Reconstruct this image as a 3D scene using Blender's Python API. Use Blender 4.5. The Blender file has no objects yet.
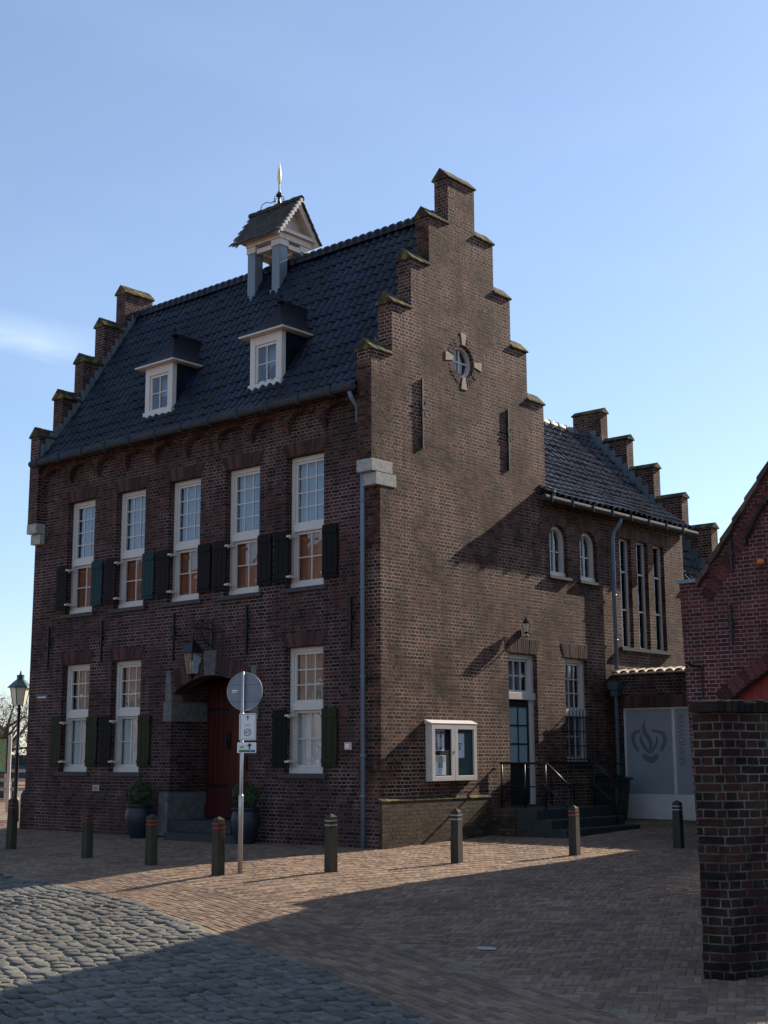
import bpy, bmesh, math, random
from math import sin, cos, pi, radians, sqrt, atan2, hypot, floor
from mathutils import Vector, Matrix
random.seed(11)
S = bpy.context.scene
COL = S.collection

# ---------------------------------------------------------------- camera
YAW, PIT, ROL, FPX = 0.71676, 0.17912, -0.0043, 1344.77
CAM = Vector((15.876, -18.1125, 1.6))
fw = Vector((-sin(YAW)*cos(PIT), cos(YAW)*cos(PIT), sin(PIT)))
r0 = Vector((cos(YAW), sin(YAW), 0)); u0 = r0.cross(fw)
rr = r0*cos(ROL)+u0*sin(ROL); uu = -r0*sin(ROL)+u0*cos(ROL)
cd = bpy.data.cameras.new('camera'); co = bpy.data.objects.new('camera', cd); COL.objects.link(co)
cd.sensor_fit = 'VERTICAL'; cd.sensor_height = 36; cd.lens = 36*FPX/1024
cd.clip_start = .1; cd.clip_end = 5000
co.matrix_world = Matrix(((rr.x, uu.x, -fw.x, CAM.x), (rr.y, uu.y, -fw.y, CAM.y), (rr.z, uu.z, -fw.z, CAM.z), (0, 0, 0, 1)))
S.camera = co

def seen(x, y, z, m=90):
    d = Vector((x, y, z))-CAM; w = d.dot(fw)
    if w < .5: return False
    px = 384+FPX*d.dot(rr)/w; py = 512-FPX*d.dot(uu)/w
    return -m < px < 768+m and -m < py < 1024+m*1.2

YS = [-400, -14, -10, -8, -6, -5, -4, 0, 2.5, 9, 400]; ZS = [-.4, -.36, -.31, -.26, -.19, -.11, -.065, 0, .07, .25, .3]
def hz(y):
    for i in range(len(YS)-1):
        if y <= YS[i+1]:
            return ZS[i]+(ZS[i+1]-ZS[i])*(y-YS[i])/(YS[i+1]-YS[i])
    return ZS[-1]

# ---------------------------------------------------------------- world and sun
W = bpy.data.worlds.new('World'); S.world = W; W.use_nodes = True
nt = W.node_tree; nt.nodes.clear()
out = nt.nodes.new('ShaderNodeOutputWorld'); bg = nt.nodes.new('ShaderNodeBackground')
sky = nt.nodes.new('ShaderNodeTexSky'); sky.sky_type = 'NISHITA'; sky.sun_disc = False
SUN_AZ, SUN_EL = radians(6.7), math.atan(.5627)
sky.sun_elevation = SUN_EL; sky.sun_rotation = SUN_AZ; sky.altitude = 0
sky.air_density = 1.0; sky.dust_density = .35; sky.ozone_density = 3.0
bg.inputs[1].default_value = .088
def wn(t, **k):
    n = nt.nodes.new(t)
    for a, b in k.items(): setattr(n, a, b)
    return n
def wmath(op, a, b=None, clamp=False):
    n = wn('ShaderNodeMath', operation=op); n.use_clamp = clamp
    for i, v in enumerate((a, b)):
        if v is None: continue
        if isinstance(v, (int, float)): n.inputs[i].default_value = v
        else: nt.links.new(v, n.inputs[i])
    return n.outputs[0]
tc = wn('ShaderNodeTexCoord')
def wdot(vec):
    n = wn('ShaderNodeVectorMath', operation='DOT_PRODUCT'); nt.links.new(tc.outputs['Generated'], n.inputs[0]); n.inputs[1].default_value = vec
    return n.outputs['Value']
# a thin cirrus streak low in the sky, defined by its own compass direction
cdir = (fw+rr*((35-384)/FPX)-uu*((338-512)/FPX)).normalized()
e1 = (Vector((0, 0, 1)).cross(cdir)).normalized()*-1; e2 = e1.cross(cdir).normalized()
if e2.z < 0: e2 = -e2
ax = (e1*cos(.1)+e2*-sin(.1)); ay = (e2*cos(.1)+e1*sin(.1))
a = wdot(tuple(ax)); b = wdot(tuple(ay)); fwd = wdot(tuple(cdir))
noi = wn('ShaderNodeTexNoise'); noi.inputs['Scale'].default_value = 22; noi.inputs['Detail'].default_value = 7; noi.inputs['Roughness'].default_value = .62
mp = wn('ShaderNodeMapping'); cmb = wn('ShaderNodeCombineXYZ'); nt.links.new(a, cmb.inputs[0]); nt.links.new(b, cmb.inputs[1])
mp.inputs['Scale'].default_value = (.6, 3, 1); nt.links.new(cmb.outputs[0], mp.inputs[0]); nt.links.new(mp.outputs[0], noi.inputs['Vector'])
nb = wmath('MULTIPLY', wmath('SUBTRACT', noi.outputs[0], .5), .022)
band = wmath('SUBTRACT', 1, wmath('DIVIDE', wmath('ABSOLUTE', wmath('ADD', b, nb)), .017), True)
lng = wmath('DIVIDE', wmath('SUBTRACT', .062, a), .06, True)
lng2 = wmath('DIVIDE', wmath('ADD', a, .3), .12, True)
msk = wmath('MULTIPLY', wmath('MULTIPLY', wmath('MULTIPLY', band, lng), wmath('MULTIPLY', lng2, noi.outputs[0])), wmath('GREATER_THAN', fwd, 0))
# faint high haze streaks elsewhere
n2 = wn('ShaderNodeTexNoise'); n2.inputs['Scale'].default_value = 3.2; n2.inputs['Detail'].default_value = 6
mp2 = wn('ShaderNodeMapping'); mp2.inputs['Scale'].default_value = (1, 1, 3.5); mp2.inputs['Rotation'].default_value = (.12, .1, 0)
nt.links.new(tc.outputs['Generated'], mp2.inputs[0]); nt.links.new(mp2.outputs[0], n2.inputs['Vector'])
hz2 = wmath('ADD', wmath('MULTIPLY', wmath('SUBTRACT', n2.outputs[0], .5, True), .2), .12)
tot = wmath('ADD', wmath('MULTIPLY', msk, .5), hz2, True)
tint = wn('ShaderNodeMixRGB', blend_type='MULTIPLY'); tint.inputs[0].default_value = 1; tint.inputs[2].default_value = (1.0, 1.02, 1.08, 1); nt.links.new(sky.outputs[0], tint.inputs[1])
mix = wn('ShaderNodeMixRGB'); nt.links.new(tot, mix.inputs[0]); nt.links.new(tint.outputs[0], mix.inputs[1]); mix.inputs[2].default_value = (6.6, 7.8, 8.9, 1)
nt.links.new(mix.outputs[0], bg.inputs[0]); nt.links.new(bg.outputs[0], out.inputs[0])
sd = bpy.data.lights.new('sun', 'SUN'); sd.energy = 5.0; sd.angle = radians(.53); sd.color = (1, .87, .70)
so = bpy.data.objects.new('sun', sd); COL.objects.link(so)
tv = Vector((-sin(SUN_AZ)*cos(SUN_EL), -cos(SUN_AZ)*cos(SUN_EL), -sin(SUN_EL)))
so.rotation_euler = tv.to_track_quat('-Z', 'Y').to_euler(); so.location = (5, 30, 30)
S.view_settings.view_transform = 'Standard'; S.view_settings.look = 'None'; S.view_settings.exposure = .82; S.view_settings.gamma = 1

# ---------------------------------------------------------------- materials
class NT:
    def __init__(s, name):
        s.m = bpy.data.materials.new(name); s.m.use_nodes = True; s.t = s.m.node_tree; s.t.nodes.clear()
        s.o = s.n('ShaderNodeOutputMaterial'); s.p = s.n('ShaderNodeBsdfPrincipled'); s.l(s.p.outputs[0], s.o.inputs[0])
    def n(s, t, **k):
        x = s.t.nodes.new(t)
        for a, b in k.items(): setattr(x, a, b)
        return x
    def l(s, a, b): s.t.links.new(a, b)
    def v(s, i, val):
        if isinstance(val, (int, float, tuple)): i.default_value = val if not (isinstance(val, tuple) and len(val) == 3 and len(i.default_value) == 4) else (*val, 1)
        else: s.l(val, i)
    def math(s, op, a, b=0, clamp=False):
        x = s.n('ShaderNodeMath', operation=op); x.use_clamp = clamp; s.v(x.inputs[0], a); s.v(x.inputs[1], b); return x.outputs[0]
    def mix(s, f, a, b, mode='MIX'):
        x = s.n('ShaderNodeMixRGB', blend_type=mode); s.v(x.inputs[0], f); s.v(x.inputs[1], a); s.v(x.inputs[2], b); return x.outputs[0]
    def noise(s, scale, detail=4, vec=None, rough=.55, out=0):
        x = s.n('ShaderNodeTexNoise'); x.inputs['Scale'].default_value = scale; x.inputs['Detail'].default_value = detail; x.inputs['Roughness'].default_value = rough
        if vec is not None: s.l(vec, x.inputs['Vector'])
        return x.outputs[out]
    def ramp(s, f, pts):
        x = s.n('ShaderNodeValToRGB'); s.l(f, x.inputs[0]); e = x.color_ramp.elements
        while len(e) < len(pts): e.new(.5)
        for i, (p, c) in enumerate(pts):
            e[i].position = p; e[i].color = (c, c, c, 1) if isinstance(c, (int, float)) else (*c, 1)
        return x.outputs[0]
    def bump(s, h, dist=.01, st=1):
        x = s.n('ShaderNodeBump'); x.inputs['Distance'].default_value = dist; x.inputs['Strength'].default_value = st; s.l(h, x.inputs['Height']); s.l(x.outputs[0], s.p.inputs['Normal'])
    def obj(s):
        return s.n('ShaderNodeTexCoord').outputs['Object']
    def fin(s, col=None, rough=.8, metal=0, spec=None):
        if col is not None: s.v(s.p.inputs['Base Color'], col)
        s.v(s.p.inputs['Roughness'], rough); s.v(s.p.inputs['Metallic'], metal)
        if spec is not None: s.p.inputs['Specular IOR Level'].default_value = spec
        return s.m

def brick_mat(name, c1, c2, cm, bw=.22, rh=.068, mort=.008, moss=.0, white=.0, dark=.35, mlo=.35, mth=(.44, .6), msc=.9):
    s = NT(name); t = s.n('ShaderNodeTexCoord'); ob = t.outputs['Object']; nm = t.outputs['Normal']
    sx = s.n('ShaderNodeSeparateXYZ'); s.l(ob, sx.inputs[0]); sn = s.n('ShaderNodeSeparateXYZ'); s.l(nm, sn.inputs[0])
    ax = s.math('ABSOLUTE', sn.outputs[0]); ay = s.math('ABSOLUTE', sn.outputs[1]); az = s.math('ABSOLUTE', sn.outputs[2])
    gx = s.math('GREATER_THAN', ax, ay); gz = s.math('GREATER_THAN', az, .8)
    u = s.math('ADD', s.math('MULTIPLY', sx.outputs[1], gx), s.math('MULTIPLY', sx.outputs[0], s.math('SUBTRACT', 1, gx)))
    v = s.math('ADD', s.math('MULTIPLY', sx.outputs[2], s.math('SUBTRACT', 1, gz)), s.math('MULTIPLY', sx.outputs[1], gz))
    # hand-laid wobble
    wob = s.noise(2.3, 3, ob); wob2 = s.noise(14, 2, ob)
    v = s.math('ADD', v, s.math('MULTIPLY', s.math('SUBTRACT', wob, .5), .02))
    v = s.math('ADD', v, s.math('MULTIPLY', s.math('SUBTRACT', wob2, .5), .008))
    u = s.math('ADD', u, s.math('MULTIPLY', s.math('SUBTRACT', s.noise(9, 2, ob), .5), .02))
    c = s.n('ShaderNodeCombineXYZ'); s.l(u, c.inputs[0]); s.l(v, c.inputs[1])
    b = s.n('ShaderNodeTexBrick'); b.offset = .5; b.squash = .5; b.squash_frequency = 2; s.l(c.outputs[0], b.inputs['Vector'])
    b.inputs['Scale'].default_value = 1; b.inputs['Brick Width'].default_value = bw; b.inputs['Row Height'].default_value = rh
    b.inputs['Mortar Size'].default_value = mort; b.inputs['Mortar Smooth'].default_value = .25; b.inputs['Bias'].default_value = -.1
    b.inputs['Color1'].default_value = (*c1, 1); b.inputs['Color2'].default_value = (*c2, 1); mp_ = s.ramp(s.noise(msc, 6, ob, .65), [(mth[0], 0), (mth[1], 1)]); s.l(s.mix(mp_, tuple(q*mlo for q in cm), cm), b.inputs['Mortar'])  # mortar darkened in patches to paint shade into recessed joints
    big = s.noise(.55, 5, ob, .6); med = s.noise(5, 4, ob); fine = s.noise(60, 3, ob)
    k = s.ramp(big, [(.3, 1-dark), (.7, 1.12)])
    col = s.mix(1, b.outputs['Color'], k, 'MULTIPLY')
    col = s.mix(1, col, s.ramp(med, [(.3, .78), (.7, 1.22)]), 'MULTIPLY')
    col = s.mix(1, col, s.ramp(fine, [(.3, .9), (.7, 1.08)]), 'MULTIPLY')
    if white:
        w = s.ramp(s.noise(3.2, 6, ob, .7), [(.56, 0), (.68, 1)])
        col = s.mix(s.math('MULTIPLY', w, white), col, (.42, .4, .38))
    if moss:
        w = s.ramp(s.noise(2.2, 6, ob, .7), [(.45, 0), (.66, 1)])
        col = s.mix(s.math('MULTIPLY', w, moss), col, (.11, .11, .035))
    ms = s.n('ShaderNodeMapping'); ms.inputs['Scale'].default_value = (1, 1, .13); s.l(ob, ms.inputs[0]); stn = s.noise(3.5, 5, ms.outputs[0], .6)
    col = s.mix(1, col, s.ramp(stn, [(.35, .87), (.6, 1.06)]), 'MULTIPLY')
    hgt = s.math('ADD', s.math('MULTIPLY', s.math('SUBTRACT', 1, b.outputs['Fac']), 1), s.math('MULTIPLY', fine, .35))
    hgt = s.math('ADD', hgt, s.math('MULTIPLY', s.noise(22, 3, ob), .5))
    s.bump(hgt, .022, 1.0)
    return s.fin(col, .88, 0, .25)

def island_mat(name, cols, rough=.8, noise_amt=.25, bumpd=.004, scale=30, spec=.3):
    s = NT(name); g = s.n('ShaderNodeNewGeometry'); ob = s.obj()
    x = s.n('ShaderNodeValToRGB'); s.l(g.outputs['Random Per Island'], x.inputs[0]); e = x.color_ramp.elements; x.color_ramp.interpolation = 'CONSTANT'
    while len(e) < len(cols): e.new(.5)
    for i, c in enumerate(cols): e[i].position = i/len(cols); e[i].color = (*c, 1)
    f = s.noise(scale, 4, ob); col = s.mix(1, x.outputs[0], s.ramp(f, [(.25, 1-noise_amt), (.75, 1+noise_amt)]), 'MULTIPLY')
    f2 = s.noise(.8, 6, ob, .65); col = s.mix(1, col, s.ramp(f2, [(.3, .66), (.7, 1.18)]), 'MULTIPLY')
    s.bump(f, bumpd, .8); return s.fin(col, rough, 0, spec)

def plain(name, c, rough=.6, metal=0, var=.15, scale=8, bumpd=0.0, spec=.4, streak=False):
    s = NT(name); ob = s.obj()
    if streak:
        m = s.n('ShaderNodeMapping'); m.inputs['Scale'].default_value = (1, 1, .12); s.l(ob, m.inputs[0]); ob2 = m.outputs[0]
    else: ob2 = ob
    f = s.noise(scale, 5, ob2); col = s.mix(1, c, s.ramp(f, [(.3, 1-var), (.7, 1+var)]), 'MULTIPLY')
    if bumpd: s.bump(s.noise(scale*4, 4, ob2), bumpd, .7)
    return s.fin(col, rough, metal, spec)

def glass_mat(name, tint=(.9, .95, 1), boost=1.0, rough=.015):
    s = NT(name); s.t.nodes.remove(s.p)
    tr = s.n('ShaderNodeBsdfTransparent'); tr.inputs[0].default_value = (*tint, 1)
    gl = s.n('ShaderNodeBsdfGlossy'); gl.inputs['Roughness'].default_value = rough; gl.inputs[0].default_value = (.95, .97, 1, 1)
    ge = s.n('ShaderNodeNewGeometry'); dt = s.n('ShaderNodeVectorMath', operation='DOT_PRODUCT'); s.l(ge.outputs['Normal'], dt.inputs[0]); s.l(ge.outputs['Incoming'], dt.inputs[1])
    f = s.math('POWER', s.math('SUBTRACT', 1, s.math('ABSOLUTE', dt.outputs['Value'])), 5.0)
    f = s.math('MULTIPLY', s.math('ADD', .08, s.math('MULTIPLY', f, .92)), boost, True)
    bp = s.n('ShaderNodeBump'); bp.inputs['Distance'].default_value = .02; bp.inputs['Strength'].default_value = .16; s.l(s.noise(2.4, 2, s.obj()), bp.inputs['Height']); s.l(bp.outputs[0], gl.inputs['Normal'])
    mx = s.n('ShaderNodeMixShader'); s.l(f, mx.inputs[0]); s.l(tr.outputs[0], mx.inputs[1]); s.l(gl.outputs[0], mx.inputs[2]); s.l(mx.outputs[0], s.o.inputs[0])
    return s.m

def tile_mat(name, c, moss=.25, rough=.5, mosscol=(.06, .065, .025)):
    s = NT(name); ob = s.obj(); g = s.n('ShaderNodeTexVoronoi'); g.inputs['Scale'].default_value = 3.6; s.l(ob, g.inputs['Vector'])
    col = s.mix(1, c, s.ramp(s.noise(1.2, 5, ob), [(.3, .7), (.7, 1.3)]), 'MULTIPLY')
    sp = s.n('ShaderNodeSeparateXYZ'); s.l(g.outputs['Color'], sp.inputs[0])
    col = s.mix(1, col, s.ramp(sp.outputs[0], [(0, .5), (1, 1.7)]), 'MULTIPLY')
    m = s.ramp(s.noise(1.1, 7, ob, .68), [(.52, 0), (.7, 1)]); col = s.mix(s.math('MULTIPLY', m, moss), col, mosscol)
    s.bump(s.noise(40, 3, ob), .004, .6)
    return s.fin(col, rough, 0, .3)

def paver_tex(name, c1, c2, cm):
    s = NT(name); ob = s.obj(); m = s.n('ShaderNodeMapping'); m.inputs['Rotation'].default_value = (0, 0, .35); s.l(ob, m.inputs[0])
    b = s.n('ShaderNodeTexBrick'); s.l(m.outputs[0], b.inputs['Vector']); b.inputs['Scale'].default_value = 1; b.inputs['Brick Width'].default_value = .21; b.inputs['Row Height'].default_value = .105
    b.inputs['Mortar Size'].default_value = .006; b.inputs['Color1'].default_value = (*c1, 1); b.inputs['Color2'].default_value = (*c2, 1); b.inputs['Mortar'].default_value = (*cm, 1)
    col = s.mix(1, b.outputs[0], s.ramp(s.noise(.7, 5, ob), [(.3, .75), (.7, 1.2)]), 'MULTIPLY')
    s.bump(s.math('SUBTRACT', 1, b.outputs['Fac']), .006, .7); return s.fin(col, .9, 0, .2)

M = {}
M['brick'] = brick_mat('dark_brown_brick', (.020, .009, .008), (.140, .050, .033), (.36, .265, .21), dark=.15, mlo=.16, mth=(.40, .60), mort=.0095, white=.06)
M['brick_shaded'] = brick_mat('shaded_house_brick', (.018, .008, .009), (.105, .038, .032), (.23, .18, .165), mlo=.4, dark=.2, mort=.0095)  # same house brick, darkened in colour for the shaded faces
M['brick_moss'] = brick_mat('mossy_plinth_brick', (.045, .028, .02), (.13, .078, .052), (.06, .052, .035), moss=.22, mlo=.5)
M['brick_red'] = brick_mat('red_garage_brick', (.060, .015, .015), (.15, .038, .031), (.26, .21, .19), bw=.24, rh=.066, dark=.2, mlo=.7)
M['brick_old'] = brick_mat('old_wall_brick', (.014, .006, .006), (.075, .020, .018), (.24, .205, .185), bw=.23, rh=.073, mort=.008, white=.08, moss=.2, dark=.5, mlo=.2, mth=(.4, .62), msc=1.8)
M['brick_house'] = brick_mat('opposite_brick', (.22, .1, .06), (.34, .17, .1), (.4, .36, .3))
M['arch_shaded'] = island_mat('shaded_arch_bricks', [(.050, .024, .022), (.08, .036, .032), (.042, .022, .02), (.10, .045, .038)], .88, .3, .006, 40)  # darker copy of the side arch bricks, shade put into the colour
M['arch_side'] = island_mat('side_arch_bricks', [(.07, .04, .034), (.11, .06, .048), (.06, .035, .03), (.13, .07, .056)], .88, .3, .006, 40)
M['arch_red'] = island_mat('red_arch_bricks', [(.07, .02, .02), (.11, .03, .028), (.05, .018, .018), (.12, .038, .034)], .88, .3, .006, 40)
M['mortar'] = plain('mortar', (.2, .17, .14), .95, bumpd=.004, scale=20)
M['stone'] = plain('grey_stone', (.36, .35, .32), .85, var=.25, scale=14, bumpd=.006)
M['stone_mid'] = plain('shaded_stone', (.125, .12, .115), .85, var=.3, scale=9, bumpd=.006)  # entrance stone, darkened in colour for the shaded doorway
M['stone_warm'] = plain('sand_stone', (.42, .36, .26), .85, var=.2, scale=12, bumpd=.004)
M['stone_dark'] = plain('dark_stone', (.05, .045, .045), .8, var=.3, scale=10, bumpd=.006)
M['moss_cap'] = island_mat('mossy_coping', [(.09, .085, .04), (.12, .105, .045), (.07, .07, .045)], .95, .5, .02, 9)
s = NT('mossy_coping_tiles'); ob = s.obj(); f = s.ramp(s.noise(5, 6, ob, .7), [(.47, 0), (.66, 1)])
M['moss_cap'] = None
s.bump(s.noise(25, 5, ob), .02, .8); M['moss_cap'] = s.fin(s.mix(f, (.040, .032, .027), (.19, .17, .045)), .95, 0, .2)
M['tile_blue'] = tile_mat('dark_blue_glazed_tiles', (.0045, .009, .021), .35, .4, (.035, .045, .018))
M['slate_dark'] = tile_mat('dark_dormer_slates', (.004, .006, .010), .1, .7)
M['tile_grey'] = tile_mat('grey_annex_tiles', (.05, .048, .054), .10, .32)
M['tile_edge'] = tile_mat('pale_edge_tiles', (.26, .20, .15), .1, .6)
M['tile_red'] = tile_mat('orange_garage_tiles', (.075, .045, .036), .4, .7)
M['tile_small'] = island_mat('small_turret_tiles', [(.032, .028, .024), (.05, .042, .032), (.025, .024, .022), (.058, .046, .034)], .65, .3, .004, 20)
M['white'] = plain('cream_white_paint', (.60, .555, .51), .45, var=.05, scale=5)
M['white_old'] = plain('weathered_white_paint', (.58, .52, .46), .6, var=.12, scale=10)
M['lead'] = plain('lead_grey', (.15, .19, .22), .5, .2, var=.2, scale=5, streak=True)
M['zinc'] = plain('zinc_gutter', (.05, .055, .06), .8, .0, var=.2, scale=5, spec=.08)
M['pipe_blue'] = plain('blue_grey_pipe', (.14, .20, .27), .45, .1, var=.12)
M['pipe_green'] = plain('green_grey_pipe', (.06, .09, .10), .5, .1, var=.15)
M['iron'] = plain('black_iron', (.016, .016, .018), .38, .4, var=.2)
M['iron_grey'] = plain('galvanised_steel', (.42, .42, .42), .38, .7, var=.12, scale=12)
M['sh_sky_sheen'] = plain('teal_sky_sheen_shutter', (.012, .042, .052), .6, var=.15, streak=True, spec=.12)  # sky reflection painted in as a teal shutter colour
M['sh_brown'] = plain('dark_brown_shutter_paint', (.009, .007, .008), .6, var=.2, streak=True, spec=.12)
M['sh_olive_sheen'] = plain('olive_sheen_shutter', (.024, .028, .014), .6, var=.25, streak=True, spec=.12)  # greenish-yellow reflections painted in as an olive shutter colour
M['sh_dark'] = plain('dark_green_shutter_paint', (.005, .006, .006), .6, var=.2, streak=True, spec=.12)
M['door_red'] = plain('oxblood_door_paint', (.055, .008, .008), .35, var=.3, scale=6, streak=True)
M['red_paint'] = plain('bright_red_door_paint', (.20, .009, .006), .5, var=.1, streak=True)
M['door_green'] = plain('dark_green_door_paint', (.012, .022, .02), .35, var=.15)
M['glass'] = glass_mat('window_glass', boost=1.25)
M['glass_dark'] = glass_mat('dark_window_glass', (.45, .5, .55), 1.3)
M['curtain'] = plain('sky_tinted_curtain', (.20, .27, .34), .9, var=.12, scale=3)  # blue skylight on white curtains put into the colour
M['curtain_white'] = plain('white_curtain', (.66, .62, .54), .9, var=.1, scale=3)
M['curtain_tan'] = plain('tan_blind', (.20, .19, .17), .9, var=.15, scale=4)
M['plank_orange'] = plain('orange_pine_panel', (.30, .10, .045), .7, var=.3, scale=7, streak=True)
M['black'] = plain('dark_room', (.008, .008, .01), .9)
M['wood_post'] = plain('weathered_green_wood', (.040, .036, .021), .85, var=.4, scale=16, bumpd=.006, streak=True)
M['wood_dark'] = plain('dark_wood_post', (.034, .030, .022), .85, var=.4, scale=16, bumpd=.006, streak=True)
M['red_band'] = plain('red_reflector', (.34, .03, .02), .45)
M['white_band'] = plain('white_reflector', (.30, .30, .31), .35)
M['sign_back'] = plain('sign_back_grey', (.17, .2, .235), .45, .3, var=.1, scale=4)
M['sign_white'] = plain('sign_white', (.72, .74, .74), .4, var=.03)
M['sign_black'] = plain('sign_black', (.02, .02, .02), .5)
M['sign_green'] = plain('sign_green', (.03, .2, .09), .45)
M['sign_blue'] = plain('sign_blue', (.03, .09, .35), .45)
M['frost'] = plain('frosted_film', (.27, .285, .305), .3, var=.06, scale=2)
M['frost_dark'] = plain('emblem_film', (.12, .135, .155), .4, var=.04)
M['paper'] = plain('poster_paper', (.8, .8, .82), .6, var=.05)
M['board_green'] = plain('green_felt', (.06, .1, .085), .9)
M['poster_a'] = island_mat('poster_patches', [(.55, .5, .45), (.3, .12, .1), (.12, .14, .16), (.6, .58, .5), (.35, .3, .28)], .6, .1)
M['poster_b'] = island_mat('flyer_patches', [(.2, .35, .25), (.6, .6, .6), (.55, .25, .08), (.3, .3, .45), (.6, .55, .3)], .6, .1)
M['pot'] = plain('blue_grey_glazed_pot', (.016, .021, .030), .45, var=.25, scale=6)
M['soil'] = plain('soil', (.04, .03, .02), .95)
M['leaf'] = island_mat('box_leaves', [(.03, .055, .02), (.045, .075, .028), (.022, .04, .016), (.06, .09, .035)], .6, .2, 0.001, 10)
M['bark'] = plain('dark_bark', (.06, .05, .04), .9, var=.3, scale=9, bumpd=.01)
M['twig'] = plain('pale_twigs', (.17, .14, .11), .9, var=.2)
M['gold'] = plain('gilded_vane', (.85, .68, .38), .4, .2, var=.05)
M['lamp_glass'] = plain('milky_lamp_glass', (.72, .68, .55), .35, var=.05)
M['copper'] = plain('green_lamp_hood', (.05, .085, .085), .4, .3)
M['blue_hood'] = plain('dark_blue_lamp_hood', (.010, .013, .02), .4, .2)
M['plaster'] = plain('cream_plaster', (.7, .66, .58), .85, var=.08)
M['car'] = plain('dark_blue_car_paint', (.03, .06, .11), .25, .3)
M['rubber'] = plain('tyre_rubber', (.015, .015, .015), .8)
M['bin'] = plain('dark_green_bin_plastic', (.012, .02, .016), .45)
M['map'] = island_mat('map_patches', [(.25, .5, .2), (.2, .45, .3), (.35, .5, .15), (.28, .5, .22), (.3, .55, .3), (.5, .3, .1)], .5, .1)
M['orange'] = plain('orange_lamp_lens', (.6, .16, .04), .3)
M['concrete'] = plain('pale_concrete', (.4, .38, .34), .85, var=.15, bumpd=.003)
M['step_stone'] = plain('bluestone_step', (.03, .034, .034), .8, var=.3, scale=9, bumpd=.004)
M['ground'] = paver_tex('brick_paving_sheet', (.20, .13, .095), (.28, .19, .135), (.10, .08, .06))
M['joint'] = plain('sandy_joint', (.20, .165, .11), .95, var=.3, scale=20, bumpd=.01)
M['paver'] = island_mat('clay_pavers', [(.20, .130, .085), (.24, .158, .105), (.175, .108, .075), (.26, .178, .122), (.19, .118, .083), (.215, .148, .105), (.15, .098, .072)], .85, .2, .003, 25, .25)
M['cobble'] = island_mat('granite_setts', [(.105, .10, .088), (.13, .123, .106), (.085, .082, .074), (.145, .138, .117), (.118, .11, .094), (.112, .108, .1)], .75, .4, .014, 14, .3)

# ---------------------------------------------------------------- mesh helpers
class MB:
    def __init__(s): s.v = []; s.f = []; s.sm = False
    def add(s, vs, fs):
        o = len(s.v); s.v += [tuple(v) for v in vs]; s.f += [tuple(i+o for i in f) for f in fs]; return s
    def box(s, x0, x1, y0, y1, z0, z1, T=None):
        vs = [(x, y, z) for z in (z0, z1) for y in (y0, y1) for x in (x0, x1)]
        if T: vs = [T(*v) for v in vs]
        return s.add(vs, [(0, 2, 3, 1), (4, 5, 7, 6), (0, 1, 5, 4), (2, 6, 7, 3), (0, 4, 6, 2), (1, 3, 7, 5)])
    def prism(s, poly, w0, w1, T):   # poly in (u,v), extruded in w
        n = len(poly); vs = [T(u, v, w0) for u, v in poly]+[T(u, v, w1) for u, v in poly]
        return s.add(vs, [tuple(range(n)), tuple(range(2*n-1, n-1, -1))]+[(i, i+n, (i+1) % n+n, (i+1) % n) for i in range(n)])
    def tube(s, pts, rad, n=8, cap=True):
        pts = [Vector(p) for p in pts]; rad = rad if isinstance(rad, (list, tuple)) else [rad]*len(pts)
        o = len(s.v); prev = None
        for i, p in enumerate(pts):
            d = (pts[min(i+1, len(pts)-1)]-pts[max(i-1, 0)]).normalized()
            if prev is None:
                a = Vector((0, 0, 1)).cross(d)
                if a.length < .05: a = Vector((1, 0, 0)).cross(d)
                a.normalize()
            else:
                a = (prev-d*prev.dot(d)).normalized()
            prev = a; b = d.cross(a)
            for k in range(n):
                t = 2*pi*k/n; s.v.append(tuple(p+(a*cos(t)+b*sin(t))*rad[i]))
        for i in range(len(pts)-1):
            for k in range(n):
                s.f.append((o+i*n+k, o+i*n+(k+1) % n, o+(i+1)*n+(k+1) % n, o+(i+1)*n+k))
        if cap:
            s.f.append(tuple(o+k for k in range(n-1, -1, -1))); s.f.append(tuple(o+(len(pts)-1)*n+k for k in range(n)))
        return s
    def lathe(s, c, prof, n=16, rot=0):
        o = len(s.v)
        for r, z in prof:
            for k in range(n):
                t = 2*pi*k/n+rot; s.v.append((c[0]+r*cos(t), c[1]+r*sin(t), c[2]+z))
        for i in range(len(prof)-1):
            for k in range(n): s.f.append((o+i*n+k, o+i*n+(k+1) % n, o+(i+1)*n+(k+1) % n, o+(i+1)*n+k))
        s.f.append(tuple(o+k for k in range(n-1, -1, -1))); s.f.append(tuple(o+(len(prof)-1)*n+k for k in range(n)))
        return s
    def build(s, name, mat, parent=None, smooth=False, bevel=0, recalc=True, xform=None):
        me = bpy.data.meshes.new(name)
        off = Vector((0, 0, 0)); p = parent
        while p is not None: off += p.location; p = p.parent
        vs = s.v
        if xform: vs = [xform(*v) for v in vs]
        me.from_pydata([(v[0]-off.x, v[1]-off.y, v[2]-off.z) for v in vs], [], s.f)
        if recalc:
            bm = bmesh.new(); bm.from_mesh(me); bmesh.ops.recalc_face_normals(bm, faces=bm.faces); bm.to_mesh(me); bm.free()
        if smooth:
            me.polygons.foreach_set('use_smooth', [True]*len(me.polygons))
        me.materials.append(M[mat] if isinstance(mat, str) else mat)
        o = bpy.data.objects.new(name, me); COL.objects.link(o)
        if parent: o.parent = parent
        if bevel:
            b = o.modifiers.new('edge', 'BEVEL'); b.width = bevel; b.segments = 2; b.limit_method = 'ANGLE'
        return o

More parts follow.
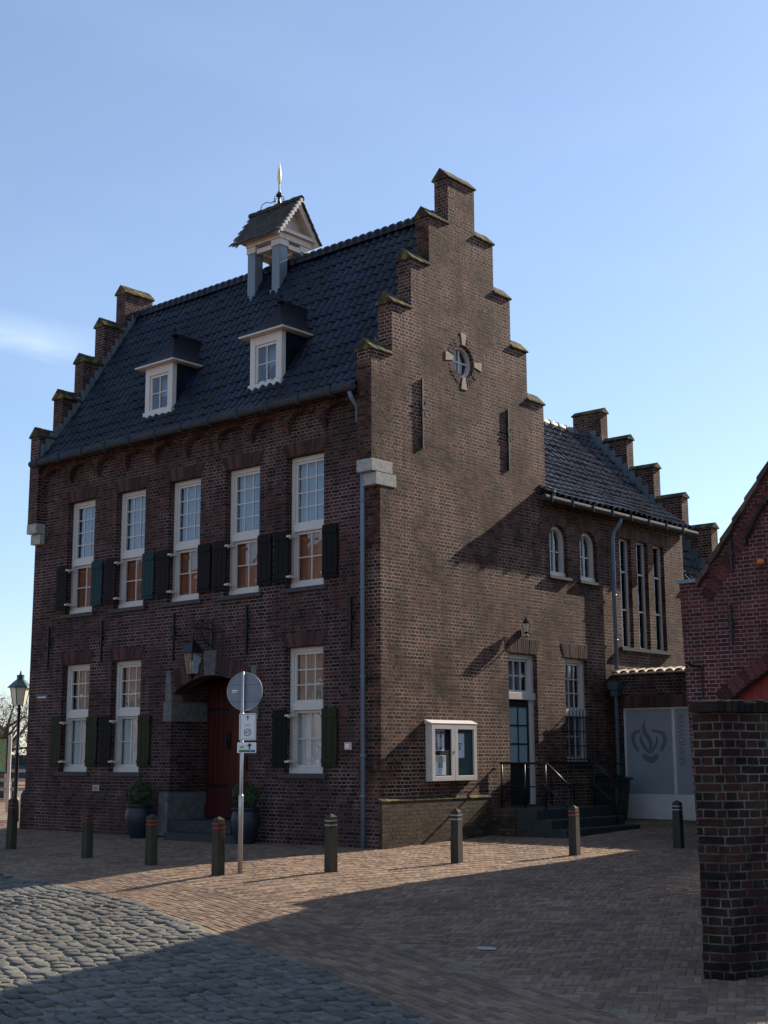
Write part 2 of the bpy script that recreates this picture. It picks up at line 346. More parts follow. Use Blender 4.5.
def thing(name, label, cat, loc=(0, 0, 0), group=None):
    o = bpy.data.objects.new(name, None); COL.objects.link(o); o.location = loc; o.empty_display_size = .3
    o['label'] = label; o['category'] = cat
    if group: o['group'] = group
    return o
def tag(o, label, cat, group=None, kind=None):
    if label: o['label'] = label
    if cat: o['category'] = cat
    if group: o['group'] = group
    if kind: o['kind'] = kind
    return o
def TF(y0=0.):   # facade facing -Y : u=x, v=z, w outward
    return lambda u, v, w: (u, y0-w, v)
def TS(x0=0.):   # wall facing +X : u=y
    return lambda u, v, w: (x0+w, u, v)
def TBK(y0=0.):  # facing +Y
    return lambda u, v, w: (u, y0+w, v)

def wall_cells(mb, T, ub, vb, solid, t=.35):
    ub = sorted(set(round(a, 4) for a in ub)); vb = sorted(set(round(a, 4) for a in vb))
    nu, nv = len(ub)-1, len(vb)-1
    sol = [[solid((ub[i]+ub[i+1])/2, (vb[j]+vb[j+1])/2) for j in range(nv)] for i in range(nu)]
    g = lambda i, j: 0 <= i < nu and 0 <= j < nv and sol[i][j]
    for i in range(nu):
        for j in range(nv):
            if not sol[i][j]: continue
            a, b, c, d = ub[i], ub[i+1], vb[j], vb[j+1]
            mb.add([T(a, c, 0), T(b, c, 0), T(b, d, 0), T(a, d, 0)], [(0, 1, 2, 3)])
            mb.add([T(a, c, -t), T(b, c, -t), T(b, d, -t), T(a, d, -t)], [(3, 2, 1, 0)])
            if not g(i-1, j): mb.add([T(a, c, 0), T(a, d, 0), T(a, d, -t), T(a, c, -t)], [(0, 1, 2, 3)])
            if not g(i+1, j): mb.add([T(b, c, 0), T(b, c, -t), T(b, d, -t), T(b, d, 0)], [(0, 1, 2, 3)])
            if not g(i, j-1): mb.add([T(a, c, 0), T(a, c, -t), T(b, c, -t), T(b, c, 0)], [(0, 1, 2, 3)])
            if not g(i, j+1): mb.add([T(a, d, 0), T(b, d, 0), T(b, d, -t), T(a, d, -t)], [(0, 1, 2, 3)])
def weld(mb, d=4):
    idx = {}; nv = []; mp = []
    for v in mb.v:
        k = tuple(round(c, d) for c in v)
        if k not in idx: idx[k] = len(nv); nv.append(v)
        mp.append(idx[k])
    mb.v = nv; mb.f = [tuple(mp[i] for i in f) for f in mb.f]; mb.f = [f for f in mb.f if len(set(f)) == len(f)]
    return mb
def arch_fill(mb, T, a, b, v0, v1, t=.35, n=10):
    c = (a+b)/2; r = (b-a)/2; h = v1-v0
    def arc(k0, k1): return [(c+r*cos(pi*k/(2*n)), v0+h*sin(pi*k/(2*n))) for k in range(k0, k1+1)]
    mb.prism([(b, v1)]+[(x, z) for x, z in arc(0, n)][::-1], 0, -t, T)
    mb.prism([(a, v1)]+[(x, z) for x, z in arc(n, 2*n)], 0, -t, T)
def flat_arch(mb, T, a, b, v, h=.26, n=None, w=.006):
    n = n or int((b-a+.2)/.068)
    for k in range(n):
        f0, f1 = k/n, (k+1)/n
        g = .006
        lo0, lo1 = a-.02+(b-a+.04)*f0+g, a-.02+(b-a+.04)*f1-g
        hi0, hi1 = a-.13+(b-a+.26)*f0+g, a-.13+(b-a+.26)*f1-g
        mb.prism([(lo0, v+.01), (lo1, v+.01), (hi1, v+h), (hi0, v+h)], w+random.uniform(-.002, .003), -.05, T)
def ring_arch(mb, T, c, r0, r1, a0, a1, n, w=.008, g=.12):
    for k in range(n):
        t0 = a0+(a1-a0)*(k+g/2)/n; t1 = a0+(a1-a0)*(k+1-g/2)/n
        mb.prism([(c[0]+r0*cos(t0), c[1]+r0*sin(t0)), (c[0]+r0*cos(t1), c[1]+r0*sin(t1)), (c[0]+r1*cos(t1), c[1]+r1*sin(t1)), (c[0]+r1*cos(t0), c[1]+r1*sin(t0))], w+random.uniform(-.002, .003), -.05, T)

def tile_sheet(P, ua, ub, prof, period=.21, row=.30, amp=.042, step=.02, rag=0):
    """pantile surface: P(u,run,height) -> xyz ; prof from eave to ridge"""
    mb = MB(); L = [0]
    for i in range(1, len(prof)): L.append(L[-1]+hypot(prof[i][0]-prof[i-1][0], prof[i][1]-prof[i-1][1]))
    def at(s):
        for i in range(1, len(L)):
            if s <= L[i]+1e-6:
                f = (s-L[i-1])/(L[i]-L[i-1]); p, q = prof[i-1], prof[i]
                d = ((q[0]-p[0])/(L[i]-L[i-1]), (q[1]-p[1])/(L[i]-L[i-1]))
                return p[0]+(q[0]-p[0])*f, p[1]+(q[1]-p[1])*f, (-d[1], d[0]) if d[0]*1 >= 0 else (d[1], -d[0])
        return prof[-1][0], prof[-1][1], (0, 1)
    nr = int(round(L[-1]/row)); rw = L[-1]/nr
    nu = int((ub-ua)/period*6); rows = []
    ss = []
    for k in range(nr):
        ss += [(k*rw, step), ((k+.5)*rw, step*.5), ((k+.985)*rw, 0)]
    ss.append((L[-1], step))
    def prof_u(u):
        t = (u/period) % 1
        return amp*(sin(2*pi*t)*.75+.25*sin(4*pi*t+.8))
    jit = {}
    for (sv, st) in ss:
        r, h, n = at(min(sv, L[-1])); ln = []
        for i in range(nu+1):
            u = ua+(ub-ua)*i/nu
            key = (int(u/period), int(sv/rw+.01)); j = jit.setdefault(key, random.uniform(-.008, .008))
            o = st+prof_u(u)+j+.012*sin(u*1.7+sv*1.1)+.008*sin(u*.9-sv*2.3)
            ln.append(P(u, r+n[0]*o, h+n[1]*o))
        rows.append(ln)
    for ln in rows: mb.v += ln
    w = nu+1
    for j in range(len(rows)-1):
        for i in range(nu): mb.f.append((j*w+i, j*w+i+1, (j+1)*w+i+1, (j+1)*w+i))
    return mb
def ridge_tiles(mb, p0, p1, r=.13, ln=.38):
    p0, p1 = Vector(p0), Vector(p1); n = int((p1-p0).length/ln); d = (p1-p0)/n; k_ = 1.45 if ln < .25 else 1.12
    a = d.normalized(); b = Vector((0, 0, 1)).cross(a).normalized()
    for k in range(n):
        q0 = p0+d*k; q1 = p0+d*(k+1.06)
        ring = []
        for q, rr_ in ((q0, r*k_*.97), (q0+d*.3, r*k_), (q0+d*.55, r*1.0), (q1, r*.95)):
            ring += [tuple(q+b*(cos(pi*t/8)*rr_)+Vector((0, 0, sin(pi*t/8)*rr_-.04))) for t in range(-1, 10)]
        fs = [(j*11+i, j*11+i+1, (j+1)*11+i+1, (j+1)*11+i) for j in range(3) for i in range(10)]
        fs.append(tuple(range(11))); mb.add(ring, fs)
    return mb

def curtain(T, a, b, v0, v1, w, n=40, amp=.018, waves=6):
    mb = MB(); ph = random.uniform(0, 6)
    for i in range(n+1):
        u = a+(b-a)*i/n; ww = w+amp*sin(ph+2*pi*waves*i/n)+amp*.5*sin(3.1*ph+2*pi*waves*1.7*i/n)
        mb.v += [T(u, v0, ww), T(u, v1, ww)]
    mb.f = [(2*i, 2*i+2, 2*i+3, 2*i+1) for i in range(n)]
    return mb
def muntins(mb, T, a, b, v0, v1, nc, nr, w, th=.024, d=.03):
    for i in range(1, nc):
        u = a+(b-a)*i/nc; mb.box(u-th/2, u+th/2, v0, v1, w-d, w, T)
    for j in range(1, nr):
        v = v0+(v1-v0)*j/nr
        us = [a]+[a+(b-a)*i/nc for i in range(1, nc)]+[b]
        for i in range(nc):
            l = us[i]+(th/2 if i else 0); r = us[i+1]-(th/2 if i < nc-1 else 0)
            mb.box(l, r, v-th/2, v+th/2, w-d+.003, w-.003, T)
def rect_frame(mb, T, a, b, v0, v1, wd, w0, w1):
    mb.box(a, a+wd, v0, v1, w0, w1, T); mb.box(b-wd, b, v0, v1, w0, w1, T)
    mb.box(a+wd, b-wd, v0, v0+wd, w0, w1, T); mb.box(a+wd, b-wd, v1-wd, v1, w0, w1, T)
def shutter(parent, T, a, b, v0, v1, mat, hinge_side):
    mb = MB(); n = 3
    for k in range(n):
        l = a+(b-a)*k/n; r = a+(b-a)*(k+1)/n; mb.box(l+.004, r-.004, v0, v1, .035, .06, T)
    for v in (v0+.11, v1-.13): mb.box(a+.01, b-.01, v-.035, v+.035, .061, .078, T)
    o = mb.build('shutter', mat, parent)
    h = MB()
    x = b if hinge_side > 0 else a
    for v in (v0+.11, v1-.13): h.box(x-.06, x+.06, v-.022, v+.022, .02, .034, T)
    return o, h
def sash_window(parent, T, a, b, v0, vt, v1, up, lo, cur_up, cur_lo, sh=None, label=None):
    w = -.145; mb = MB()
    mb.box(a, a+.085, v0+.11, v1, w-.12, w, T); mb.box(b-.085, b, v0+.11, v1, w-.12, w, T)
    mb.box(a+.085, b-.085, v1-.085, v1, w-.12, w, T)
    mb.box(a+.002, b-.002, v0, v0+.11, w-.13, w+.02, T)
    mb.box(a+.085, b-.085, vt, vt+.14, w-.12, w+.022, T)
    i0, i1 = a+.085, b-.085
    rect_frame(mb, T, i0+.001, i1-.001, vt+.141, v1-.086, .05, w-.085, w-.03)
    rect_frame(mb, T, i0+.001, i1-.001, v0+.111, vt-.001, .05, w-.10, w-.045)
    muntins(mb, T, i0+.051, i1-.051, vt+.191, v1-.136, up[0], up[1], w-.035)
    muntins(mb, T, i0+.051, i1-.051, v0+.161, vt-.051, lo[0], lo[1], w-.05)
    f = mb.build('window', 'white', parent, bevel=.004)
    g = MB()
    for (z0, z1, ww) in ((vt+.19, v1-.135, w-.052), (v0+.16, vt-.05, w-.067)):
        g.add([T(i0+.05, z0, ww), T(i1-.05, z0, ww), T(i1-.05, z1, ww), T(i0+.05, z1, ww)], [(0, 1, 2, 3)])
    g.build('pane', 'glass', f)
    curtain(T, a+.04, b-.04, vt+.05, v1, -.31, waves=5).build('curtain', cur_up, f)
    if cur_lo == 'plank_orange':
        c = MB(); n = 7
        for k in range(n): c.box(a+.04+(b-a-.08)*k/n+.004, a+.04+(b-a-.08)*(k+1)/n-.004, v0, vt+.05, -.30, -.28, T)
        c.build('inner_panel', 'plank_orange', f)
    else: curtain(T, a+.04, b-.04, v0, vt+.05, -.29, waves=4, amp=.03).build('curtain', cur_lo, f)
    fa = MB(); flat_arch(fa, T, a, b, v1, .27); fa.build('window_arch', 'arch_shaded', f)
    s_ = MB(); s_.box(a-.11, b+.11, v0-.085, v0-.004, -.10, .06, T); s_.build('sill', 'stone_dark', f)
    if sh:
        hm = MB()
        o, h = shutter(f, T, b+.01, b+.40, v0+.12, vt+.01, sh[1], -1); hm.v = h.v; hm.f = h.f
        o, h = shutter(f, T, a-.28, a+.11, v0+.12, vt+.01, sh[0], 1)
        for v in (v0+.22, vt-.10): h.box(a+.10, a+.17, v-.02, v+.02, -.12, .045, T); h.box(a+.08, a+.17, v-.018, v+.018, .045, .08, T)
        hm.add(h.v, h.f); hm.build('hinge', 'white_old', f)
    return f
def anchor(parent, T, u, v0, v1, w=.05, curly=True):
    mb = MB(); mb.box(u-.02, u+.02, v0, v1, w-.025, w+.012, T)
    vm = v0+(v1-v0)*.58
    mb.box(u-.035, u+.035, vm-.035, vm+.035, 0, w+.022, T)
    for sg in (-1, 1):
        for dv in (.17, -.17):
            pts = [T(u+sg*.075*t, vm+dv*t*t*.8, w) for t in (0, .35, .7, 1.0)]
            mb.tube(pts, [.013, .011, .010, .018], 6)
    mb.build('wall_anchor', 'iron', parent)

# ---------------------------------------------------------------- main house
HL, HWY = 10.784, 5.113
CY = HWY/2
house = thing('stepped_gable_house', 'large dark brown brick house with stepped gables, blue tiled roof and bell turret', 'house', (-5.4, 2.56, 0))
WX = [x-.08 for x in (-9.417, -7.645, -5.86, -4.092, -2.336)]; WW = 1.0
UZ = (4.755, 5.86, 7.33); LZ = (1.275, 2.445, 3.625)
TFr = TF(0); TSd = TS(0)
xa, xb = -HL+.381, -.35
holes = [(x, x+WW, UZ[0], UZ[2]) for x in WX]+[(WX[i], WX[i]+WW, LZ[0], LZ[2]) for i in (0, 1, 4)]+[(-5.7, -3.38, -1, 3.19)]
mb = MB()
wall_cells(mb, TFr, [xa, xb]+[h[0] for h in holes]+[h[1] for h in holes], [-.1, 8.36]+[h[2] for h in holes[:-1]]+[h[3] for h in holes],
           lambda u, v: not any(h[0] < u < h[1] and h[2] < v < h[3] for h in holes))
c0 = -4.54; R_ = 2.05; spr = 2.85
n = 14; half = 1.16
arc = [(c0-half+2*half*k/n, 3.19-(1-cos(pi*(k/n-.5)))*0 - .34*((2*k/n-1)**2)) for k in range(n+1)]
for k in range(n):
    (x0_, z0_), (x1_, z1_) = arc[k], arc[k+1]
    if min(z0_, z1_) < 3.188: mb.prism([(x0_, z0_), (x1_, z1_), (x1_, 3.19), (x0_, 3.19)], 0, -.35, TFr)
weld(mb).build('front_wall', 'brick_shaded', house)
mb = MB(); mb.box(xa, xb, HWY-.35, HWY, -.1, 8.36); mb.build('rear_wall', 'brick', house)
# plinth on the front
for a, b in ((-HL-.02, -5.98), (-3.1, -.001-0)):
    mb = MB()
    prof_ = [(.0, -.1), (.07, -.1), (.07, .76), (.0, .86)]
    mb.add([(a, -p[0]-.001, p[1]) for p in prof_]+[(b, -p[0]-.001, p[1]) for p in prof_], [(0, 1, 2, 3), (7, 6, 5, 4), (0, 4, 5, 1), (1, 5, 6, 2), (2, 6, 7, 3)])
    mb.build('plinth', 'brick_shaded', house)
mb = MB()
poly = [(-.07, -.1), (3.1, -.1), (3.1, .88), (-.07, .88)]
mb.box(.001, .085, -.072, 3.12, -.1, .80); mb.build('side_plinth', 'brick_moss', house)
mb = MB()
k = -.072
while k < 3.1:
    mb.prism([(0.001, .803), (.095, .803), (.095, .815), (.001, .855)], k, k+.098, lambda u, v, w: (u, w, v)); k += .105
mb.build('plinth_coping', 'moss_cap', house)

# gables
halfs = [.44, 1.06, 1.63, 2.2, CY+.235]; hts = [13.15, 12.13, 11.08, 10.05, 9.0]
def gable(x_out, right):
    T = TS(x_out) if right else (lambda u, v, w: (x_out-w, u, v))
    def solid(y, z):
        if z < 6.93: ok = 0 < y < HWY
        else:
            d = abs(y-CY); ok = False
            for hf, ht in zip(halfs, hts):
                if d < hf and z < ht: ok = True
        if ok and right:
            if 3.87 < y < 4.87 and .62 < z < 3.62: return False
            if abs(y-CY) < .33 and abs(z-9.37) < .33: return False
        return ok
    ys = [0, HWY]+[CY-h for h in halfs]+[CY+h for h in halfs]; zs = [-.1, 6.93]+hts
    if right: ys += [3.87, 4.87, CY-.33, CY+.33]; zs += [.62, 3.62, 9.04, 9.70]
    mb = MB(); wall_cells(mb, T, ys, zs, solid)
    if right:
        # round window corners
        n = 8; r = .33
        for qx, qz in ((1, 1), (-1, 1), (-1, -1), (1, -1)):
            mb.prism([(CY+qx*r, 9.37+qz*r)]+[(CY+qx*r*cos(pi/2*k/n), 9.37+qz*r*sin(pi/2*k/n)) for k in range(n+1)], 0, -.35, T)
    g = weld(mb).build('stepped_gable', 'brick' if right else 'brick_shaded', house)
    # copings
    for i, (hf, ht) in enumerate(zip(halfs, hts)):
        spans = [(CY-hf-.04, CY+hf+.04)] if i == 0 else [(CY-hf-.04, CY-halfs[i-1]-.002), (CY+halfs[i-1]+.002, CY+hf+.04)]
        for a, b in spans:
            m2 = MB(); x0_, x1_ = (x_out-.35-.05, x_out+.04) if right else (x_out-.05, x_out+.35+.05)
            xm = (x0_+x1_)/2; nseg = max(2, int((b-a)/.16))
            for k in range(nseg):
                ya = a+(b-a)*k/nseg+.003; yb = a+(b-a)*(k+1)/nseg-.003; dz = random.uniform(-.006, .006)
                sec = [(x0_, ht+.002), (x1_, ht+.002), (x1_, ht+.035+dz), (xm, ht+.26+dz), (x0_, ht+.035+dz)]
                m2.add([(p[0], ya, p[1]) for p in sec]+[(p[0], yb, p[1]) for p in sec], [(0, 1, 2, 3, 4), (9, 8, 7, 6, 5)]+[(q, q+5, (q+1) % 5+5, (q+1) % 5) for q in range(5)])
            m2.build('coping', 'moss_cap', g, bevel=.008)
    # kneeler stones
    m2 = MB()
    for sg in (0, 1):
        def yy(v): return v if sg == 0 else HWY-v
        for (y0_, y1_, z0_, z1_) in ((-.245, .335, 6.71, 6.935), (-.125, .445, 6.47, 6.70)):
            if sg: continue
            if right: X0, X1 = x_out-.362, x_out+.012
            else: X0, X1 = x_out-.012, x_out+.362
            m2.box(X0, X1, min(yy(y0_), yy(y1_)), max(yy(y0_), yy(y1_)), z0_, z1_)
    m2.build('corner_stone', 'stone', g, bevel=.008)
    return g
gR = gable(0, True); gL = gable(-HL+.03, False)
# oculus
mb = MB(); T = TSd
for k in range(28):
    t0, t1 = 2*pi*k/28, 2*pi*(k+1)/28
    P_ = lambda r, t, w: T(CY+r*cos(t), 9.37+r*sin(t), w)
    mb.add([P_(.33, t0, -.09), P_(.33, t1, -.09), P_(.27, t1, -.09), P_(.27, t0, -.09), P_(.33, t0, -.17), P_(.33, t1, -.17), P_(.27, t1, -.17), P_(.27, t0, -.17)], [(0, 1, 2, 3), (4, 7, 6, 5), (3, 2, 6, 7), (0, 4, 5, 1)])
mb.box(CY-.018, CY+.018, 9.11, 9.63, -.16, -.12, T); mb.box(CY-.26, CY+.26, 9.352, 9.388, -.155, -.125, T)
oc = mb.build('round_window', 'white', house)
mb = MB(); mb.add([T(CY+.28*cos(2*pi*k/24), 9.37+.28*sin(2*pi*k/24), -.145) for k in range(24)], [tuple(range(24))]); mb.build('pane', 'glass', oc)
mb = MB(); mb.box(CY-.4, CY+.4, 8.9, 9.8, -.42, -.37, T); mb.build('blind', 'curtain', oc)
for q in range(4):
    mb = MB(); t = pi/2*q
    a_ = [(.335, -.045), (.335, .045), (.585, .095), (.585, -.095)]
    mb.prism([(CY+r*cos(t)-s_*sin(t), 9.37+r*sin(t)+s_*cos(t)) for r, s_ in a_], .012, -.04, T)
    mb.build('keystone', 'stone_warm', oc, bevel=.004)
for q in range(4):
    mb = MB(); ring_arch(mb, T, (CY, 9.37), .335, .50, pi/2*q+.24, pi/2*q+pi/2-.24, 7, .004, .22)
    mb.build('brick_ring', 'brick', oc)
for (y_, z0_, z1_) in ((1.225, 7.36, 8.72), (4.02, 7.37, 8.66)): anchor(house, TSd, y_, z0_, z1_, .02)
for (x_, z0_, z1_) in ((-10.02, 3.54, 4.54), (-8.06, 3.6, 4.53), (-5.65, 3.53, 4.52), (-3.46, 3.54, 4.52), (-.69, 3.53, 4.46)): anchor(house, TFr, x_, z0_, z1_, .05)

# windows on the front
shs_u = [('sh_brown', 'sh_sky_sheen'), ('sh_brown', 'sh_sky_sheen'), ('sh_brown', 'sh_brown'), ('sh_brown', 'sh_sky_sheen'), ('sh_sky_sheen', 'sh_dark')]
shs_u = [('sh_dark', 'sh_sky_sheen'), ('sh_brown', 'sh_sky_sheen'), ('sh_brown', 'sh_brown'), ('sh_brown', 'sh_brown'), ('sh_dark', 'sh_dark')]
for i, x in enumerate(WX):
    sash_window(house, TFr, x, x+WW, *UZ, (3, 4), (2, 2), 'curtain', 'plank_orange', shs_u[i])
for i in (0, 1, 4):
    sash_window(house, TFr, WX[i], WX[i]+WW, *LZ, (3, 3), (2, 2), 'curtain_tan', 'curtain_white', [('sh_olive_sheen', 'sh_olive_sheen'), ('sh_dark', 'sh_olive_sheen'), 0, 0, ('sh_dark', 'sh_olive_sheen')][i])

# corbel frieze
mb = MB(); N = 10; dx = (xb-xa)/N; cb = MB(); ra = MB()
for k in range(N):
    a, b = xa+dx*k, xa+dx*(k+1); c = (a+b)/2; n = 12
    r = dx/2-.07
    pl = [(c-r+2*r*q/n, 7.93+.24*sqrt(max(0, 1-(2*q/n-1)**2))) for q in range(n+1)]
    for q in range(n):
        mb.prism([pl[q], pl[q+1], (pl[q+1][0], 8.34), (pl[q][0], 8.34)], .13, .001, TFr)
    for x0_, x1_ in ((a, c-r), (c+r, b)): mb.prism([(x0_, 7.93), (x1_, 7.93), (x1_, 8.34), (x0_, 8.34)], .13, .001, TFr)
    for q in range(14):
        t0 = pi*(q+.08)/14; t1 = pi*(q+.92)/14
        ra.prism([(c+r*cos(t0), 7.93+.24*sin(t0)), (c+r*cos(t1), 7.93+.24*sin(t1)), (c+(r+.07)*cos(t1), 7.93+.31*sin(t1)), (c+(r+.07)*cos(t0), 7.93+.31*sin(t0))], .145, .12, TFr)
    if k: 
        cb.add([(a-.075, -.129, 7.929), (a+.075, -.129, 7.929), (a+.075, -.001, 7.929), (a-.075, -.001, 7.929), (a-.045, -.07, 7.84), (a+.045, -.07, 7.84), (a+.045, -.001, 7.86), (a-.045, -.001, 7.86), (a-.03, -.035, 7.78), (a+.03, -.035, 7.78), (a+.03, -.001, 7.78), (a-.03, -.001, 7.78)],
               [(0, 1, 2, 3), (0, 4, 5, 1), (1, 5, 6, 2), (2, 6, 7, 3), (3, 7, 4, 0), (4, 8, 9, 5), (5, 9, 10, 6), (6, 10, 11, 7), (7, 11, 8, 4), (8, 11, 10, 9)])
fz = weld(mb).build('corbel_frieze', 'brick_shaded', house)
cb.build('corbel_tip', 'arch_shaded', fz); ra.build('arch_ring', 'arch_shaded', fz)

# roof
prof = [(-.32, 8.36), (-.05, 8.62), (.25, 9.02), (CY, 12.64)]
Pf = lambda u, r, h: (u, r, h)
Pb = lambda u, r, h: (u, 2*CY-r, h)
rf = tile_sheet(Pf, -HL+.39, -.36, prof).build('front_roof', 'tile_blue', house, smooth=False, recalc=False)
mb2 = tile_sheet(Pb, -HL+.39, -.36, prof); mb2.build('rear_roof', 'tile_blue', house, recalc=False)
ridge_tiles(MB(), (-HL+.39, CY, 12.66), (-.36, CY, 12.66), .115, .21).build('ridge', 'tile_blue', house, smooth=False)
# underlay closes the roof from inside
mb = MB(); q = [(y_, z_-.09) for y_, z_ in prof]
mb.add([(x_, y_, z_) for x_ in (-HL+.352, -.352) for y_, z_ in q+[(2*CY-y_, z_) for y_, z_ in q[::-1][1:]]], [(i, i+1, i+8, i+7) for i in range(6)])
mb.build('roof_boarding', 'black', house, recalc=False)
# lead flashing along the gables
for xg, sg in ((-HL+.382, 1), (-.352, -1)):
    mb = MB(); k = 0
    L_ = 22
    for i in range(L_):
        y_ = -.2+(CY+.1)*i/L_; 
        z_ = (8.43+(y_+.25)*1.3) if y_ < .25 else 9.02+(y_-.25)*(3.62/(CY-.25))
        mb.box(min(xg, xg+sg*.012), max(xg, xg+sg*.012), y_, y_+.135, z_-.03, z_+.34)
    mb.build('flashing', 'lead', house)
# gutter
mb = MB(); gx = [(-HL+.0, 1), (-.33, 1)]
mb.tube([(-HL+.30, -.40, 8.31), (-.30, -.40, 8.31)], .075, 12)
k = -HL+.6
while k < -.5: mb.box(k-.012, k+.012, -.49, -.30, 8.20, 8.395); k += .85
mb.box(-HL+.385, -.351, -.33, -.131, 8.345, 8.36)
mb.build('gutter', 'zinc', house)
mb = MB(); mb.tube([(-.42, -.38, 8.24), (-.43, -.3, 8.12), (-.44, -.13, 8.0), (-.44, -.12, 7.72), (-.40, .0, 7.62)], .042, 10)
mb.tube([(-.335, -.03, 6.99), (-.335, -.10, 6.80), (-.335, -.105, 6.6), (-.335, -.105, -.02)], .042, 10)
for z in (6.2, 4.6, 3.0, 1.6, .9): mb.tube([(-.335, -.105, z-.02), (-.335, -.105, z+.02)], .052, 10)
mb.build('downpipe', 'pipe_blue', house, smooth=True)
# small details on the front
mb = MB(); mb.box(-8.24, -8.03, .88, 1.0, -.03, .012, TFr); o = mb.build('air_vent', 'white_old', house)
mb = MB()
for k in range(4): mb.box(-8.225, -8.045, .895+k*.024, .907+k*.024, .013, .018, TFr)
mb.build('vent_slot', 'iron', o)
# dormers
def dormer(xc):
    T = TF(.22); hw = .46
    mb = MB()
    mb.box(xc-hw, xc-hw+.14, 9.02, 10.08, -.12, 0, T); mb.box(xc+hw-.14, xc+hw, 9.02, 10.08, -.12, 0, T)
    mb.box(xc-hw-.02, xc+hw+.02, 8.95, 9.07, -.10, .04, T); mb.box(xc-hw+.141, xc+hw-.141, 9.90, 10.08, -.12, -.002, T)
    mb.box(xc-hw+.10, xc+hw-.10, 8.86, 8.948, -.06, .02, T)
    rect_frame(mb, T, xc-hw+.141, xc+hw-.141, 9.072, 9.898, .055, -.09, -.03)
    muntins(mb, T, xc-hw+.197, xc+hw-.197, 9.128, 9.842, 2, 2, -.035)
    f = mb.build('dormer', 'white', house, bevel=.004)
    mb = MB(); mb.add([T(xc-.3, 9.1, -.06), T(xc+.3, 9.1, -.06), T(xc+.3, 9.88, -.06), T(xc-.3, 9.88, -.06)], [(0, 1, 2, 3)]); mb.build('pane', 'glass', f)
    curtain(T, xc-.34, xc+.34, 9.05, 9.9, -.3).build('curtain', 'curtain', f)
    for sg in (-1, 1):
        mb = MB(); x = xc+sg*(hw-.012)
        mb.add([(x-.01, .345, 9.1), (x-.01, 1.0, 10.08), (x-.01, .345, 10.08), (x+.01, .345, 9.1), (x+.01, 1.0, 10.08), (x+.01, .345, 10.08)], [(0, 1, 2), (5, 4, 3), (0, 3, 4, 1), (1, 4, 5, 2), (2, 5, 3, 0)])
        mb.build('cheek', 'tile_blue', f)
    # hipped roof with bell-cast, small slates
    mb = MB(); rows = 9
    y0_, y1_ = .22-.16, 1.35; xh = hw+.19; apx = .62
    def sect(t):   # t 0..1 from eave to apex
        k = (1-t)**1.8
        return (xc-xh*k, xc+xh*k, apx+(y0_-apx)*k, 10.12+.80*t)
    for r in range(rows):
        A = sect(r/rows); B = sect((r+1)/rows); za, zb = A[3], B[3]+.012
        for (p, q, r_, s_) in (((A[0], A[2], za), (A[1], A[2], za), (B[1], B[2], zb), (B[0], B[2], zb)), ((A[1], A[2], za), (A[1], 1.6, za), (B[1], 1.6, zb), (B[1], B[2], zb)), ((A[0], 1.6, za), (A[0], A[2], za), (B[0], B[2], zb), (B[0], 1.6, zb))):
            mb.add([p, q, r_, s_], [(0, 1, 2, 3)])
    mb.build('dormer_roof', 'slate_dark', f, recalc=False)
    mb = MB(); mb.box(xc-xh, xc+xh, y0_, .95, 10.082, 10.118); mb.build('eave_board', 'white_old', f)
    mb = MB(); mb.lathe((xc, apx, 10.86), [(.08, 0), (.085, .04), (.05, .08), (.03, .11), (.055, .15), (.04, .19), (.01, .22)], 10); mb.build('finial', 'slate_dark', f, smooth=True)
dormer(-6.66); dormer(-3.28)
# bell turret on the ridge
mb = MB(); tx0, tx1, ty0, ty1 = -5.87, -4.80, 2.09, 2*CY-2.09
tur = None
posts = [(tx0, ty0), (tx1-.27, ty0), (tx0, ty1-.27), (tx1-.27, ty1-.27)]
mb = MB()
mb.box(tx0-.02, tx1+.02, ty0-.04, ty1+.04, 13.14, 13.27)
mb.box(tx0+.28, tx1-.28, ty0+.02, ty0+.14, 12.95, 13.06); mb.box(tx0+.28, tx1-.28, ty1-.14, ty1-.02, 12.95, 13.06)
mb.box(tx1-.13, tx1-.01, ty0+.28, ty1-.28, 12.95, 13.06); mb.box(tx0+.01, tx0+.13, ty0+.28, ty1-.28, 12.95, 13.06)
for sg in (-1, 1):     # verge boards of the little gable ends
    for x in (-6.12, -4.74):
        mb.add([(x, CY, 14.13), (x, CY, 13.98), (x, CY+sg*.62, 13.17), (x, CY+sg*.66, 13.28)]+[(x+.05, CY, 14.13), (x+.05, CY, 13.98), (x+.05, CY+sg*.62, 13.17), (x+.05, CY+sg*.66, 13.28)],
               [(0, 1, 2, 3), (7, 6, 5, 4), (0, 3, 7, 4), (1, 5, 6, 2), (2, 6, 7, 3)])
mb.box(-4.80, -4.70, CY-.6, CY+.6, 13.285, 13.36)
tur = mb.build('bell_turret', 'white_old', house)
for (x, y) in posts:
    m2 = MB(); m2.box(x, x+.25, y, y+.25, 11.6, 12.98); m2.box(x-.03, x+.28, y-.03, y+.28, 11.6, 11.95+.25*(abs(y-CY) < .4))
    o = m2.build('turret_post', 'lead', tur, bevel=.01)
    m2 = MB(); m2.box(x-.02, x+.27, y-.02, y+.27, 12.985, 13.138); m2.build('post_capital', 'white_old', tur, bevel=.01)
mb = MB(); random.seed(5)
